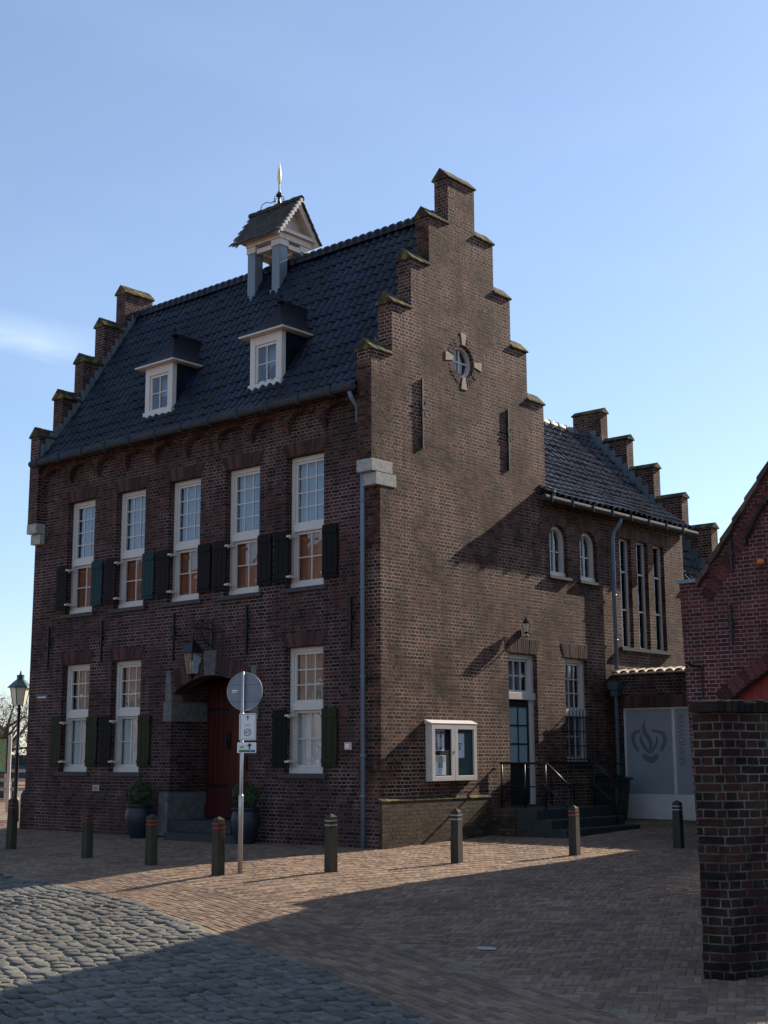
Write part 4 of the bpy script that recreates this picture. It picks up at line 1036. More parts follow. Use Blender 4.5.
for h in nh:
    m2 = MB(); rect_frame(m2, T, h[0], h[1], h[2], h[3], .09, -.2, -.1); m2.box((h[0]+h[1])/2-.03, (h[0]+h[1])/2+.03, h[2]+.09, h[3]-.09, -.19, -.11, T); f = m2.build('window', 'white', nb_)
    m2 = MB(); m2.box(h[0]+.05, h[1]-.05, h[2]+.05, h[3]-.05, -.17, -.16, T); m2.build('pane', 'black', f)

# ---------------------------------------------------------------- foreground boundary wall
A, B = Vector((10.165, -7.52)), Vector((10.415, -7.475)); dv = Vector((.36, .93)).normalized()
A2, B2 = A+dv*6.2+Vector((.0, .0)), B+dv*6.2
def fwall(mb, z0, z1, o=0):
    c = (A+B+A2+B2)/4
    pts = []
    for p in (A, B, B2, A2):
        e = (p-c).normalized()*o; pts.append(p+e)
    vs = [(p.x, p.y, z0) for p in pts]+[(p.x, p.y, z1) for p in pts]
    mb.add(vs, [(0, 1, 2, 3), (7, 6, 5, 4), (0, 4, 5, 1), (1, 5, 6, 2), (2, 6, 7, 3), (3, 7, 4, 0)])
bw = thing('boundary_wall', 'weathered old brick garden wall with pale mortar in the right foreground', 'wall', (A.x, A.y, -.25))
mb = MB(); fwall(mb, -.3, 1.95); bwk = mb.build('brickwork', 'brick_old', bw)
bm = bmesh.new(); bm.from_mesh(bwk.data); bmesh.ops.subdivide_edges(bm, edges=bm.edges, cuts=70, use_grid_fill=True)
from mathutils import noise as mn
for v in bm.verts:
    q = v.co*5.0; n_ = mn.noise_vector(q)*.016+mn.noise_vector(v.co*16)*.007
    v.co += Vector((n_.x, n_.y, 0))
bm.to_mesh(bwk.data); bm.free()
mb = MB(); random.seed(3)
nrm = Vector((dv.y, -dv.x))
k = -.0; wd = .30
while k < 6.2:
    h = 2.05+random.uniform(-.01, .015); c1_ = A+dv*k-nrm*.03; q1_ = A+dv*(k+.066)-nrm*.03
    e_ = nrm*wd
    pts = [c1_-dv*.01, q1_-dv*.01, q1_+e_-dv*.01+nrm*.0, c1_+e_-dv*.01]
    mb.add([(p.x, p.y, 1.953) for p in pts]+[(p.x, p.y, h) for p in pts], [(0, 1, 2, 3), (7, 6, 5, 4), (0, 4, 5, 1), (1, 5, 6, 2), (2, 6, 7, 3), (3, 7, 4, 0)]); k += .075
mb.build('brick_coping', 'old_cap', bw, bevel=.012) if 'old_cap' in M else mb.build('brick_coping', island_mat('mossy_old_coping', [(.016, .011, .010), (.026, .015, .013), (.013, .012, .010), (.034, .018, .015)], .95, .5, .01, 14), bw, bevel=.01)

# ---------------------------------------------------------------- opposite houses (seen in the window panes)
random.seed(21)
for i, (x0_, wd_, hh, mt, lb) in enumerate(((-63.2, 11, 10.6, 'brick_house', 'tall brick house closing the row across the street, farthest left'), (-52, 10, 9.2, 'brick_house', 'low sunlit brown brick house second from the left in the row opposite'), (-41.9, 9, 10.2, 'brick_house', 'taller sunlit brick house in the middle of the row opposite'), (-32.8, 10, 8.8, 'brick_house', 'lowest brick house at the right end of the row opposite'))):
    T = TBK(-34); h_ = thing('street_house', lb, 'house', (x0_+wd_/2, -37, -.4), 'houses across the street')
    hs = [(x0_+1+2.9*k, x0_+2.2+2.9*k, z, z+1.8) for k in range(3) for z in (.5, 3.6)]
    mb = MB(); wall_cells(mb, T, [x0_, x0_+wd_]+[q for h in hs for q in h[:2]], [-.5, hh]+[q for h in hs for q in h[2:]], lambda u, v: not any(h[0] < u < h[1] and h[2] < v < h[3] for h in hs), .3)
    mb.box(x0_, x0_+wd_, -42, -41.7, -.5, hh); mb.box(x0_, x0_+.3, -41.69, -34.31, -.5, hh); mb.box(x0_+wd_-.3, x0_+wd_, -41.69, -34.31, -.5, hh)
    weld(mb).build('wall', mt, h_)
    mb = MB(); mb.prism([(-42.3, hh), (-33.7, hh), (-38, hh+4)], x0_-.02, x0_+wd_+.02, lambda u, v, w: (w, u, v)); mb.build('roof', 'tile_red', h_)
    for h in hs:
        m2 = MB(); rect_frame(m2, T, h[0], h[1], h[2], h[3], .1, -.2, -.05); m2.box((h[0]+h[1])/2-.03, (h[0]+h[1])/2+.03, h[2]+.1, h[3]-.1, -.19, -.06, T); f = m2.build('window', 'white', h_)
        m2 = MB(); m2.box(h[0]+.05, h[1]-.05, h[2]+.05, h[3]-.05, -.17, -.16, T); m2.build('pane', 'black', f)

# ---------------------------------------------------------------- ground
xs = [-1500, -300, -80, -40, -20, -10, 0, 10, 20, 40, 80, 300, 1500]
ysl = [-1500, -300, -60, -30, -14, -12, -10, -9, -8, -7, -6, -5.5, -5, -4.5, -4, -2, 0, 2.5, 5, 9, 20, 40, 80, 200, 600, 1500]
mb = MB()
for y in ysl:
    for x in xs: mb.v.append((x, y, hz(y)-.022))
w_ = len(xs); mb.f = [(j*w_+i, j*w_+i+1, (j+1)*w_+i+1, (j+1)*w_+i) for j in range(len(ysl)-1) for i in range(w_-1)]
tag(mb.build('ground', 'ground', recalc=False), None, None, None, 'structure')
# sandy bed under the laid stones
mb = MB(); gx_ = [-16+2*i for i in range(18)]
gy_ = [y for y in ysl if -14 <= y <= 9]
for y in gy_:
    for x in gx_: mb.v.append((x, y, hz(y)-.006))
w_ = len(gx_); mb.f = [(j*w_+i, j*w_+i+1, (j+1)*w_+i+1, (j+1)*w_+i) for j in range(len(gy_)-1) for i in range(w_-1)]
tag(mb.build('sand_bed', 'joint', recalc=False), None, None, None, 'structure')
EDGE = [(-40, -5.3), (-12, -5.55), (-5, -5.7), (-2.72, -5.85), (-.97, -6.05), (1.78, -6.88), (4.08, -7.73), (6.83, -8.93), (8.51, -9.73), (9.45, -10.15), (12, -11.4), (16, -13.4)]
def yedge(x):
    for i in range(len(EDGE)-1):
        if x <= EDGE[i+1][0]:
            (a, b), (c, d) = EDGE[i], EDGE[i+1]; return b+(d-b)*(x-a)/(c-a)
    return EDGE[-1][1]
def slope_e(x): return (yedge(x+.4)-yedge(x-.4))/.8
def dist_e(x, y): return (y-yedge(x))/sqrt(1+slope_e(x)**2)
def in_building(x, y):
    if -HL-.1 < x < .08 and y > -.08: return True
    if x < 0 and y > -.08 and x > -HL: return True
    if x < 4.9 and x > -.1 and y > 7.82: return True
    if x > 4.78 and y > 2.18: return True
    return False
random.seed(8)
bricks = MB()
def paver(cx_, cy_, ang, L_, W_):
    z = hz(cy_); tz = random.uniform(-.004, .004); ca, sa = cos(ang), sin(ang); tx = random.uniform(-.012, .012); ty = random.uniform(-.02, .02)
    vs = []
    for (k, zz) in ((0, -.03), (0, -.004), (.005, 0)):
        for sx_, sy_ in ((-1, -1), (1, -1), (1, 1), (-1, 1)):
            lx, ly = sx_*(L_/2-k), sy_*(W_/2-k)
            x_, y_ = cx_+lx*ca-ly*sa, cy_+lx*sa+ly*ca
            vs.append((x_, y_, hz(y_)+zz+tz+lx*tx+ly*ty))
    bricks.add(vs, [(8, 9, 10, 11)]+[(4+i, 4+(i+1) % 4, 8+(i+1) % 4, 8+i) for i in range(4)]+[(i, (i+1) % 4, 4+(i+1) % 4, 4+i) for i in range(4)])
# edging courses that follow the cobbles
BL, BWd = .205, .064; NB = 18
for row in range(NB):
    off = .05+row*(BWd+.006)
    x = -13.0; 
    acc = (row % 2)*.5*BL
    x += acc
    while x < 14:
        sl = slope_e(x); ln = sqrt(1+sl*sl); px_ = x-sl/ln*off; py_ = yedge(x)+off/ln
        if seen(px_, py_, hz(py_)) and not in_building(px_, py_): paver(px_+random.uniform(-.003, .003), py_+random.uniform(-.003, .003), math.atan(sl)+random.uniform(-.01, .01), BL, BWd)
        x += (BL+.006)/ln
lim = .05+NB*(BWd+.006)-.02
ANG = -.33+pi/4
ca, sa = cos(ANG), sin(ANG); w1 = .07
for c_ in range(-330, 330):
    for r_ in range(-330, 330):
        m_ = (c_-r_) % 6
        if m_ == 0: lx, ly, an = (c_+1.5)*w1, (r_+.5)*w1, 0
        elif m_ == 3: lx, ly, an = (c_+.5)*w1, (r_-.5)*w1, pi/2
        else: continue
        x_, y_ = lx*ca-ly*sa, lx*sa+ly*ca
        if not (-14 < x_ < 16 and -13 < y_ < 8.5): continue
        if in_building(x_, y_) or dist_e(x_, y_) < lim+.05: continue
        if not seen(x_, y_, hz(y_), 40): continue
        paver(x_, y_, ANG+an+random.uniform(-.012, .012), .204, .0645)
tag(bricks.build('brick_paving', 'paver', recalc=False), None, None, None, 'structure')
# cobbles
cob = MB(); random.seed(17)
row = 0; off = -.09
while off > -13:
    dep = random.uniform(.12, .17)
    x = -15+random.uniform(0, .2)
    while x < 14:
        ln_ = random.uniform(.15, .30)
        sl = slope_e(x)*.75; l2 = sqrt(1+sl*sl)
        cx_ = x+sl/l2*-(off)*0.0; cy_ = yedge(x)+off+.07*sin(x*1.1+off*.8)+.03*sin(x*3.7+off*2.1)+random.uniform(-.018, .018)
        if seen(cx_, cy_, hz(cy_), 60) and cy_ > -17:
            an = math.atan(sl)+random.uniform(-.12, .12); ca_, sa_ = cos(an), sin(an)
            n_ = 10; hx, hy = ln_/2*.97, dep/2*.98; dz = random.uniform(-.011, .009)
            tx, ty = random.uniform(-.06, .06), random.uniform(-.06, .06); vs = []
            ph = [random.uniform(.80, 1.05) for _ in range(n_)]
            for (kk, zz) in ((1, -.03), (.99, .003), (.93, .011), (.6, .014)):
                for q in range(n_):
                    t = 2*pi*(q+.5)/n_; c__, s__ = cos(t), sin(t)
                    e_ = .36
                    lx = hx*kk*ph[q]*(abs(c__)**e_)*(1 if c__ > 0 else -1); ly = hy*kk*ph[q]*(abs(s__)**e_)*(1 if s__ > 0 else -1)
                    x_, y_ = cx_+lx*ca_-ly*sa_, cy_+lx*sa_+ly*ca_
                    vs.append((x_, y_, hz(y_)+zz+dz+lx*tx+ly*ty))
            vs.append((cx_, cy_, hz(cy_)+.0145+dz))
            fs = [(j*n_+q, j*n_+(q+1) % n_, (j+1)*n_+(q+1) % n_, (j+1)*n_+q) for j in range(3) for q in range(n_)]
            fs += [(3*n_+q, 3*n_+(q+1) % n_, 4*n_) for q in range(n_)]
            cob.add(vs, fs)
        x += (ln_+.012)/l2
    off -= dep+.012; row += 1
tag(cob.build('cobbled_street', 'cobble', smooth=True, recalc=False), None, None, None, 'structure')

# ---------------------------------------------------------------- bollards
def bollard(name, loc, h, post='wood_post', bandc='red_band'):
    t = thing(name, '', 'bollard', loc, 'bollards along the pavement edge')
    x, y, z = loc; mb = MB(); b, tp = .070, .062
    rings = [(b, -.05), (b*.99, h*.3), (tp, h-.05), (tp*.98, h-.045), (.004, h)]
    for r, zz in rings: mb.v += [(x+sx_*r, y+sy_*r, z+zz) for sx_, sy_ in ((-1, -1), (1, -1), (1, 1), (-1, 1))]
    mb.f = [(j*4+i, j*4+(i+1) % 4, (j+1)*4+(i+1) % 4, (j+1)*4+i) for j in range(4) for i in range(4)]+[(3, 2, 1, 0)]
    mb.build('post', post, t, bevel=.008)
    for zz in (h*.80, h*.875):
        m2 = MB(); m2.box(x-.067, x+.067, y-.067, y+.067, z+zz-.008, z+zz+.008); m2.build('reflector_band', bandc, t)
    return t
BP = [((-5.945, -3.516, -.058), .93, 'w', 'r', 'leftmost bollard of the row, nearest the street lamp', -.02),
      ((-3.076, -3.953, -.065), .75, 'w', 'r', 'mossy red banded bollard in front of the ground floor windows left of the entrance', 0),
      ((-1.153, -4.162, -.073), .78, 'w', 'r', 'mossy red banded bollard just left of the entrance steps', .01),
      ((.854, -4.566, -.093), .83, 'w', 'r', 'red banded bollard standing right beside the round sign pole', 0),
      ((2.091, -3.496, -.057), .83, 'w', 'w', 'white banded bollard in the sun left of the house corner', 0),
      ((2.779, -1.421, -.023), .82, 'd', 'w', 'white banded bollard in front of the notice board', .01),
      ((3.583, .618, .016), .785, 'd', 'r', 'red banded bollard before the outdoor stairs', 0),
      ((4.464, 2.398, .067), .78, 'd', 'w', 'shaded dark bollard in front of the fire brigade gate', 0)]
protos = {}
for (loc, h, pm, bc, lb, tilt) in BP:
    key = (pm, bc)
    if key not in protos:
        t = bollard('bollard', loc, h, 'wood_post' if pm == 'w' else 'wood_dark', 'red_band' if bc == 'r' else 'white_band'); protos[key] = (t, h)
    else:
        src, h0 = protos[key]; t = src.copy(); COL.objects.link(t)
        for ch in list(src.children):
            c = ch.copy(); COL.objects.link(c); c.parent = t
        t.location = loc; t.scale = (1, 1, h/h0)
    t['label'] = lb; t.rotation_euler = (tilt, tilt*.7, random.uniform(-.12, .12))

# ---------------------------------------------------------------- round sign with route plates
sp = thing('sign_post', 'grey steel pole with round sign seen from behind and two small white route plates', 'road sign', (.99, -4.26, -.08))
SX, SY = .99, -4.26
mb = MB(); mb.tube([(SX, SY, -.2), (SX, SY, 2.845)], .026, 12); mb.tube([(SX, SY, -.2), (SX, SY, 1.02), (SX, SY, 1.05)], [.036, .036, .027], 12); mb.build('pole', 'iron_grey', sp, smooth=True)
vdir = Vector((CAM.x-SX, CAM.y-SY, 0)).normalized(); ang_ = atan2(vdir.y, vdir.x)-.30
nv_ = Vector((cos(ang_), sin(ang_), 0)); rv = Vector((-nv_.y, nv_.x, 0))
def PL(off, yaw=0.):
    n_ = Vector((cos(ang_+yaw), sin(ang_+yaw), 0)); r_ = Vector((-n_.y, n_.x, 0))
    return lambda u, v, w: tuple(Vector((SX, SY, v))+r_*u+n_*(off+w))
T1 = PL(-.055); T = lambda u, v, w: T1(u+.02, v, w); mb = MB()
mb.prism([(.272*cos(2*pi*k/40), 2.553+.28*sin(2*pi*k/40)) for k in range(40)], -.004, .0, T)
dsc = mb.build('sign_disc', 'sign_back', sp)
mb = MB(); pts = [T(.27*cos(2*pi*k/40), 2.553+.278*sin(2*pi*k/40), .006) for k in range(41)]; mb.tube(pts, .008, 6, False); mb.build('rim', 'iron_grey', dsc)
mb = MB(); mb.box(-.22, .22, 2.66, 2.69, .003, .02, T); mb.box(-.22, .22, 2.41, 2.44, .003, .02, T); mb.build('rail', 'sign_back', dsc)
mb = MB(); mb.box(-.20, -.11, 2.555, 2.575, .001, .002, T); mb.box(-.20, -.14, 2.535, 2.546, .001, .002, T); mb.build('sticker', 'sign_white', dsc)
T0 = PL(.035, .25); T = lambda u, v, w: T0(u+.085, v, w)
def rrect(a, b, c, d, r=.02):
    o_ = []
    for (cx_, cz_, t0) in ((b-r, d-r, 0), (a+r, d-r, 90), (a+r, c+r, 180), (b-r, c+r, 270)):
        for k in range(5): t = radians(t0+90*k/4); o_.append((cx_+r*cos(t), cz_+r*sin(t)))
    return o_
mb = MB(); mb.prism(rrect(-.125, .125, 1.83, 2.225), -.004, 0, T); p1 = mb.build('route_plate', 'sign_white', sp)
mb = MB()
for (a, b, c, d) in ((-.112, .112, 2.205, 2.21), (-.112, .112, 1.845, 1.85), (-.112, -.107, 1.85, 2.205), (.107, .112, 1.85, 2.205)): mb.box(a, b, c, d, .001, .0018, T)
mb.box(-.006, .006, 2.12, 2.18, .001, .0018, T); mb.prism([(-.025, 2.165), (.025, 2.165), (0, 2.195)], .001, .0018, T)
for k in range(24):
    t0, t1 = 2*pi*k/24, 2*pi*(k+1)/24
    mb.prism([(.055*cos(t0), 1.945+.055*sin(t0)), (.055*cos(t1), 1.945+.055*sin(t1)), (.046*cos(t1), 1.945+.046*sin(t1)), (.046*cos(t0), 1.945+.046*sin(t0))], .001, .0018, T)
mb.build('plate_marks', 'sign_black', p1)
text_mesh('43', .075, 'lettering', 'sign_black', p1, lambda x, y: T(x, 1.945+y, .0016))
mb = MB()
def bike(mb, cu, cv, s_, T):
    for sx_ in (-1, 1):
        for k in range(14):
            t0, t1 = 2*pi*k/14, 2*pi*(k+1)/14; c_ = cu+sx_*s_*.62
            mb.prism([(c_+s_*.4*cos(t0), cv+s_*.4*sin(t0)), (c_+s_*.4*cos(t1), cv+s_*.4*sin(t1)), (c_+s_*.3*cos(t1), cv+s_*.3*sin(t1)), (c_+s_*.3*cos(t0), cv+s_*.3*sin(t0))], .001, .0018, T)
    for (a, b) in (((-.62, 0), (-.2, .55)), ((-.2, .55), (.4, .6)), ((.4, .6), (.62, 0)), ((-.2, .55), (.05, 0)), ((.05, 0), (.4, .6)), ((.4, .6), (.35, .85)), ((-.62, 0), (.05, 0))):
        p = Vector(a)*s_; q = Vector(b)*s_; n_ = Vector((-(q-p).y, (q-p).x)).normalized()*s_*.05
        mb.prism([(cu+c.x, cv+c.y) for c in (p+n_, q+n_, q-n_, p-n_)], .001, .0018, T)
bike(mb, 0, 2.045, .045, T); mb.build('cycle_symbol', 'iron_grey', p1)
mb = MB(); mb.prism(rrect(-.15, .13, 1.645, 1.80, .012), -.004, 0, T); p2 = mb.build('network_plate', 'sign_white', sp)
mb = MB(); mb.box(-.125, .05, 1.655, 1.69, .001, .0018, T); mb.build('green_band', 'sign_green', p2)
mb = MB(); mb.box(.055, .115, 1.655, 1.69, .001, .0018, T); mb.build('blue_square', 'sign_blue', p2)
mb = MB(); mb.box(.02, .04, 1.70, 1.755, .001, .0018, T); mb.prism([(-.01, 1.745), (.07, 1.745), (.03, 1.79)], .001, .0018, T); bike(mb, -.08, 1.725, .035, T); mb.build('plate_marks', 'sign_black', p2)
for z in (1.72, 1.90, 2.15): mb = MB(); mb.box(-.04, .04, z-.012, z+.012, -.07, -.005, T); mb.build('clamp', 'iron_grey', sp)

# ---------------------------------------------------------------- notice board
T = TSd
nbd = thing('notice_board', 'white two-door notice case with posters on the brick side wall', 'notice board', (0, 1.85, 1.1))
y0_, y1_, z0_, z1_ = 1.24, 2.60, 1.13, 2.17
mb = MB(); mb.box(y0_, y1_, z0_, z0_+.04, 0, .12, T); mb.box(y0_, y1_, z1_-.04, z1_, 0, .12, T); mb.box(y0_, y0_+.04, z0_+.04, z1_-.04, 0, .12, T); mb.box(y1_-.04, y1_, z0_+.04, z1_-.04, 0, .12, T)
mb.prism([(0, z1_+.001), (.155, z1_+.001), (.155, z1_+.02), (0, z1_+.08)], y0_-.03, y1_+.03, lambda u, v, w: (u, w, v))
cs = mb.build('case', 'white', nbd, bevel=.004)
mb = MB(); mb.box(y0_+.041, y1_-.041, z0_+.041, z1_-.041, .05, .07, T); mb.build('back_panel', 'board_green', nbd)
ym = (y0_+y1_)/2
for a, b in ((y0_+.005, ym-.004), (ym+.004, y1_-.005)):
    mb = MB(); rect_frame(mb, T, a, b, z0_+.005, z1_-.005, .09, .122, .15); d = mb.build('case_door', 'white', nbd, bevel=.004)
    mb = MB(); mb.add([T(a+.08, z0_+.08, .135), T(b-.08, z0_+.08, .135), T(b-.08, z1_-.08, .135), T(a+.08, z1_-.08, .135)], [(0, 1, 2, 3)]); mb.build('pane', glass_mat('case_glass', boost=.35), d)
random.seed(4)
def poster(a, b, c, d, mat, base, nx, ny):
    mb = MB(); mb.box(a, b, c, d, .071, .074, T); o_ = mb.build('poster', base, nbd)
    if mat:
        m2 = MB()
        for i in range(nx):
            for j in range(ny):
                if random.random() < .75: m2.box(a+.012+(b-a-.024)*i/nx+.003, a+.012+(b-a-.024)*(i+1)/nx-.003, c+.012+(d-c-.024)*j/ny+.003, c+.012+(d-c-.024)*(j+1)/ny-.003, .0745, .0755, T)
        m2.build('print', mat, o_)
M['black_panel'] = plain('black_backing', (.015, .015, .017), .7)
mb = MB(); mb.box(y0_+.05, ym-.02, z0_+.05, z1_-.05, .0702, .0708, T); mb.build('backing_sheet', 'black_panel', nbd)
poster(1.42, 1.70, 1.68, 2.06, 'poster_a', 'paper', 4, 5); poster(1.34, 1.74, 1.24, 1.60, 'poster_b', 'paper', 5, 3); 
mb = MB(); mb.box(2.02, 2.30, 1.55, 2.0, .071, .074, T); o_ = mb.build('poster', 'paper', nbd)
mb = MB(); mb.box(2.09, 2.22, 1.80, 1.82, .0745, .0755, T); mb.box(2.11, 2.20, 1.76, 1.775, .0745, .0755, T); mb.prism([(2.14, 1.70), (2.18, 1.70), (2.18, 1.74), (2.14, 1.74)], .0745, .0755, T); mb.build('print', 'sign_black', o_)
mb = MB(); mb.box(ym-.05, ym-.02, 1.63, 1.68, .151, .16, T); mb.build('lock', 'iron_grey', nbd)

# ---------------------------------------------------------------- lanterns
lan = thing('wall_lantern', 'large black lantern hanging from a scrolled bracket over the front entrance', 'lantern', (-4.42, 0, 4.1))
LX, LY = -4.6, -.42
mb = MB(); mb.box(-4.53, -4.47, -.03, -.002, 3.70, 4.32); mb.tube([(-4.5, -.02, 4.1), (-4.5, -.2, 4.13), (-4.55, -.42, 4.1), (LX, LY, 3.98)], .016, 6)
mb.tube([(-4.5, -.02, 3.78), (-4.5, -.14, 3.82), (-4.5, -.24, 3.95), (-4.5, -.3, 4.08)], .014, 6)
for c_, r_ in (((-.12, 4.22), .075), ((-.27, 4.2), .06), ((-.14, 3.98), .06), ((-.40, 4.18), .05)):
    mb.tube([(-4.5, c_[0]+r_*cos(t*.75)*(1-t*.09), c_[1]+r_*sin(t*.75)*(1-t*.09)) for t in range(8)], .011, 5)
mb.build('bracket', 'iron', lan)
mb = MB(); rot = pi/4
mb.lathe((LX, LY, 3.62), [(.24, 0), (.225, .015), (.11, .19), (.055, .22), (.055, .26), (.015, .29), (.015, .36)], 4, rot)
mb.build('hood', 'blue_hood', lan)
mb = MB()
for k in range(4):
    t = rot+pi/2*k; mb.tube([(LX+.205*cos(t), LY+.205*sin(t), 3.62), (LX+.13*cos(t), LY+.13*sin(t), 3.20)], .010, 5)
for k in range(4):
    t, t2 = rot+pi/2*k, rot+pi/2*(k+1)
    mb.tube([(LX+.13*cos(t), LY+.13*sin(t), 3.20), (LX+.13*cos(t2), LY+.13*sin(t2), 3.20)], .010, 5)
mb.lathe((LX, LY, 3.09), [(.01, 0), (.03, .03), (.05, .08), (.10, .10), (.10, .12)], 8); mb.build('frame', 'iron', lan)
mb = MB(); mb.lathe((LX, LY, 3.21), [(.118, 0), (.19, .40)], 4, rot); mb.build('pane', glass_mat('lantern_glass', (.8, .82, .85), 1.6), lan)
mb = MB(); mb.lathe((LX, LY, 3.22), [(.03, 0), (.03, .12), (.045, .15), (.04, .22), (.01, .26)], 8); mb.build('bulb', 'lamp_glass', lan)
l2 = thing('small_wall_lamp', 'small lantern on a short arm beside the side door, high on the brick wall', 'lamp', (0, 4.26, 4.03))
mb = MB(); mb.lathe((.012, 4.27, 4.02), [(.045, -.07), (.05, 0), (.045, .07)], 8); mb.tube([(.01, 4.27, 4.0), (.10, 4.28, 3.93), (.19, 4.30, 3.97), (.15, 4.31, 4.04)], .014, 6); mb.build('arm', 'iron', l2)
mb = MB(); mb.lathe((.15, 4.31, 4.22), [(.095, 0), (.085, .02), (.03, .085), (.02, .1), (.005, .14)], 6); mb.build('hood', 'iron', l2)
mb = MB(); mb.lathe((.15, 4.31, 4.045), [(.05, 0), (.075, .172)], 6); mb.build('glass_body', 'lamp_glass', l2)
mb = MB()
for k in range(6): t = 2*pi*k/6; mb.tube([(.15+.052*cos(t), 4.31+.052*sin(t), 4.045), (.15+.078*cos(t), 4.31+.078*sin(t), 4.22)], .006, 4)
mb.lathe((.15, 4.31, 4.02), [(.02, 0), (.056, .02), (.056, .03)], 6); mb.build('frame', 'iron', l2)

# name plate and intercom
mb = MB(); mb.prism(rrect(-10.44, -10.01, 2.88, 2.99, .01), .004, .012, TFr); np_ = mb.build('street_nameplate', 'sign_blue_dark' if 'sign_blue_dark' in M else plain('dim_blue_enamel', (.06, .07, .11), .4)); tag(np_, 'small dark blue street name plate low on the far left of the front wall', 'name plate')
mb = MB(); mb.box(-10.38, -10.07, 2.925, 2.945, .0125, .013, TFr); mb.build('lettering', 'paper', np_)
ic = thing('door_intercom', 'small pale box on the front wall between shutter and downpipe', 'intercom', (-.77, 0, 1.7))
mb = MB(); mb.box(-.86, -.68, 1.70, 1.84, .001, .03, TFr); mb.build('housing', 'iron_grey', ic, bevel=.006)
mb = MB(); mb.box(-.83, -.73, 1.73, 1.81, .031, .036, TFr); mb.build('cover', 'sign_white', ic)

# ---------------------------------------------------------------- potted shrubs
def potted(loc, seed, label, rs=.27, hp=.62):
    random.seed(seed); t = thing('potted_shrub', label, 'potted plant', loc, 'potted shrubs beside the entrance'); x, y, z = loc
    mb = MB(); mb.lathe((x, y, z), [(.15, 0), (.17, .02), (.25, .22), (.285, .42), (.26, .55), (.235, .60), (.27, .63), (.275, .66), (.24, .66), (.22, .6)], 20); mb.build('pot', 'pot', t, smooth=True)
    mb = MB(); mb.lathe((x, y, z), [(.22, .59), (.22, .605)], 14); mb.tube([(x, y, z+.6), (x+.01, y, z+.85)], .02, 6); mb.build('soil', 'soil', t)
    mb = MB(); c = Vector((x, y, z+.86))
    for k in range(2600):
        d = Vector((random.gauss(0, 1), random.gauss(0, 1), random.gauss(0, 1))).normalized(); r_ = rs*(random.uniform(.55, 1.0)**.5)*(1+.14*sin(5*d.x+seed)+.12*sin(7*d.y+2*d.z))
        p = c+d*r_; a_ = Vector((random.gauss(0, 1), random.gauss(0, 1), random.gauss(0, 1))).normalized(); b_ = a_.cross(d).normalized() if a_.cross(d).length > .01 else a_
        s_ = random.uniform(.014, .026); q = (a_*.6+d*.5).normalized()
        mb.add([p-q*s_, p+b_*s_*.6, p+q*s_, p-b_*s_*.6], [(0, 1, 2, 3)])
    mb.build('foliage', 'leaf', t, recalc=False)
potted((-6.10, -.45, -.008), 1, 'round clipped shrub in a glazed pot left of the entrance steps')
potted((-3.0, -.42, -.006), 2, 'round clipped shrub in a glazed pot right of the entrance, behind the sign pole')

# ---------------------------------------------------------------- outdoor stairs with railings
st = thing('outdoor_stairs', 'dark stone stairs with black iron railings up to the green side door', 'stairs', (.9, 4.4, .1))
mb = MB()
mb.box(.002, 1.10, 3.16, 5.75, -.05, .585); st_ = mb.build('landing', 'step_stone', st, bevel=.012)
for (x0_, x1_, z, ya, yb) in ((1.101, 1.42, .40, 3.16, 5.75), (1.421, 1.74, .235, 3.16, 5.80)):
    mb = MB(); mb.box(x0_, x1_, ya, yb, -.05, z); mb.build('step', 'step_stone', st, bevel=.012)
mb = MB(); mb.box(.002, .62, 3.125, 3.159, -.05, .57); mb.build('side_block', 'brick_moss', st)
for yr in (3.5, 5.2):
    mb = MB()
    g0 = .585
    mb.tube([(.02, yr, 1.44), (1.12, yr, 1.44), (1.62, yr, 1.01)], .022, 8); mb.tube([(.02, yr, 1.0), (1.12, yr, 1.0), (1.62, yr, .58)], .014, 8)
    for (x_, zt, zb) in ((.06, 1.44, g0), (.6, 1.44, g0), (1.08, 1.44, g0), (1.58, 1.045, .235)): mb.tube([(x_, yr, zb), (x_, yr, zt)], .018, 8)
    mb.build('railing', 'iron', st, smooth=True)
mb = MB(); mb.tube([(.04, 5.3, 1.42), (.04, 7.2, 1.42)], .02, 8)
for k in range(9): mb.tube([(.04, 5.4+.22*k, .1), (.04, 5.4+.22*k, 1.42)], .010, 6)
# added black railing, its bars fill in the shade beyond the stairs
mb = MB(); mb.tube([(.95, 5.35, 1.42), (.95, 6.55, 1.42)], .02, 8)
for k in range(6): mb.tube([(.95, 5.4+.22*k, .15), (.95, 5.4+.22*k, 1.42)], .010, 6)
for z in (1.15, .9, .65, .4): mb.box(.94, .96, 5.35, 6.55, z-.03, z+.03)
mb.build('shade_fill_rail', 'iron', st)
bn = thing('wheelie_bin', 'dark wheeled rubbish bin in the shade between stairs and gate', 'bin', (.45, 6.85, .19))
mb = MB(); zg = .19
mb.add([(.22, 6.62, zg+.05), (.68, 6.62, zg+.05), (.68, 7.08, zg+.05), (.22, 7.08, zg+.05), (.16, 6.56, zg+.88), (.74, 6.56, zg+.88), (.74, 7.16, zg+.88), (.16, 7.16, zg+.88)], [(3, 2, 1, 0), (4, 5, 6, 7), (0, 1, 5, 4), (1, 2, 6, 5), (2, 3, 7, 6), (3, 0, 4, 7)])
mb.build('body', 'bin', bn, bevel=.02)
mb = MB(); mb.prism([(.12, zg+.885), (.80, zg+.885), (.78, zg+.93), (.45, zg+.97), (.12, zg+.95)], 6.53, 7.19, lambda u, v, w: (u, w, v)); mb.build('lid', 'bin', bn, bevel=.01)
for y_ in (6.60, 7.10):
    mb = MB(); mb.tube([(.22, y_-.02, zg+.09), (.22, y_+.02, zg+.09)], .09, 14); mb.build('wheel', 'rubber', bn)

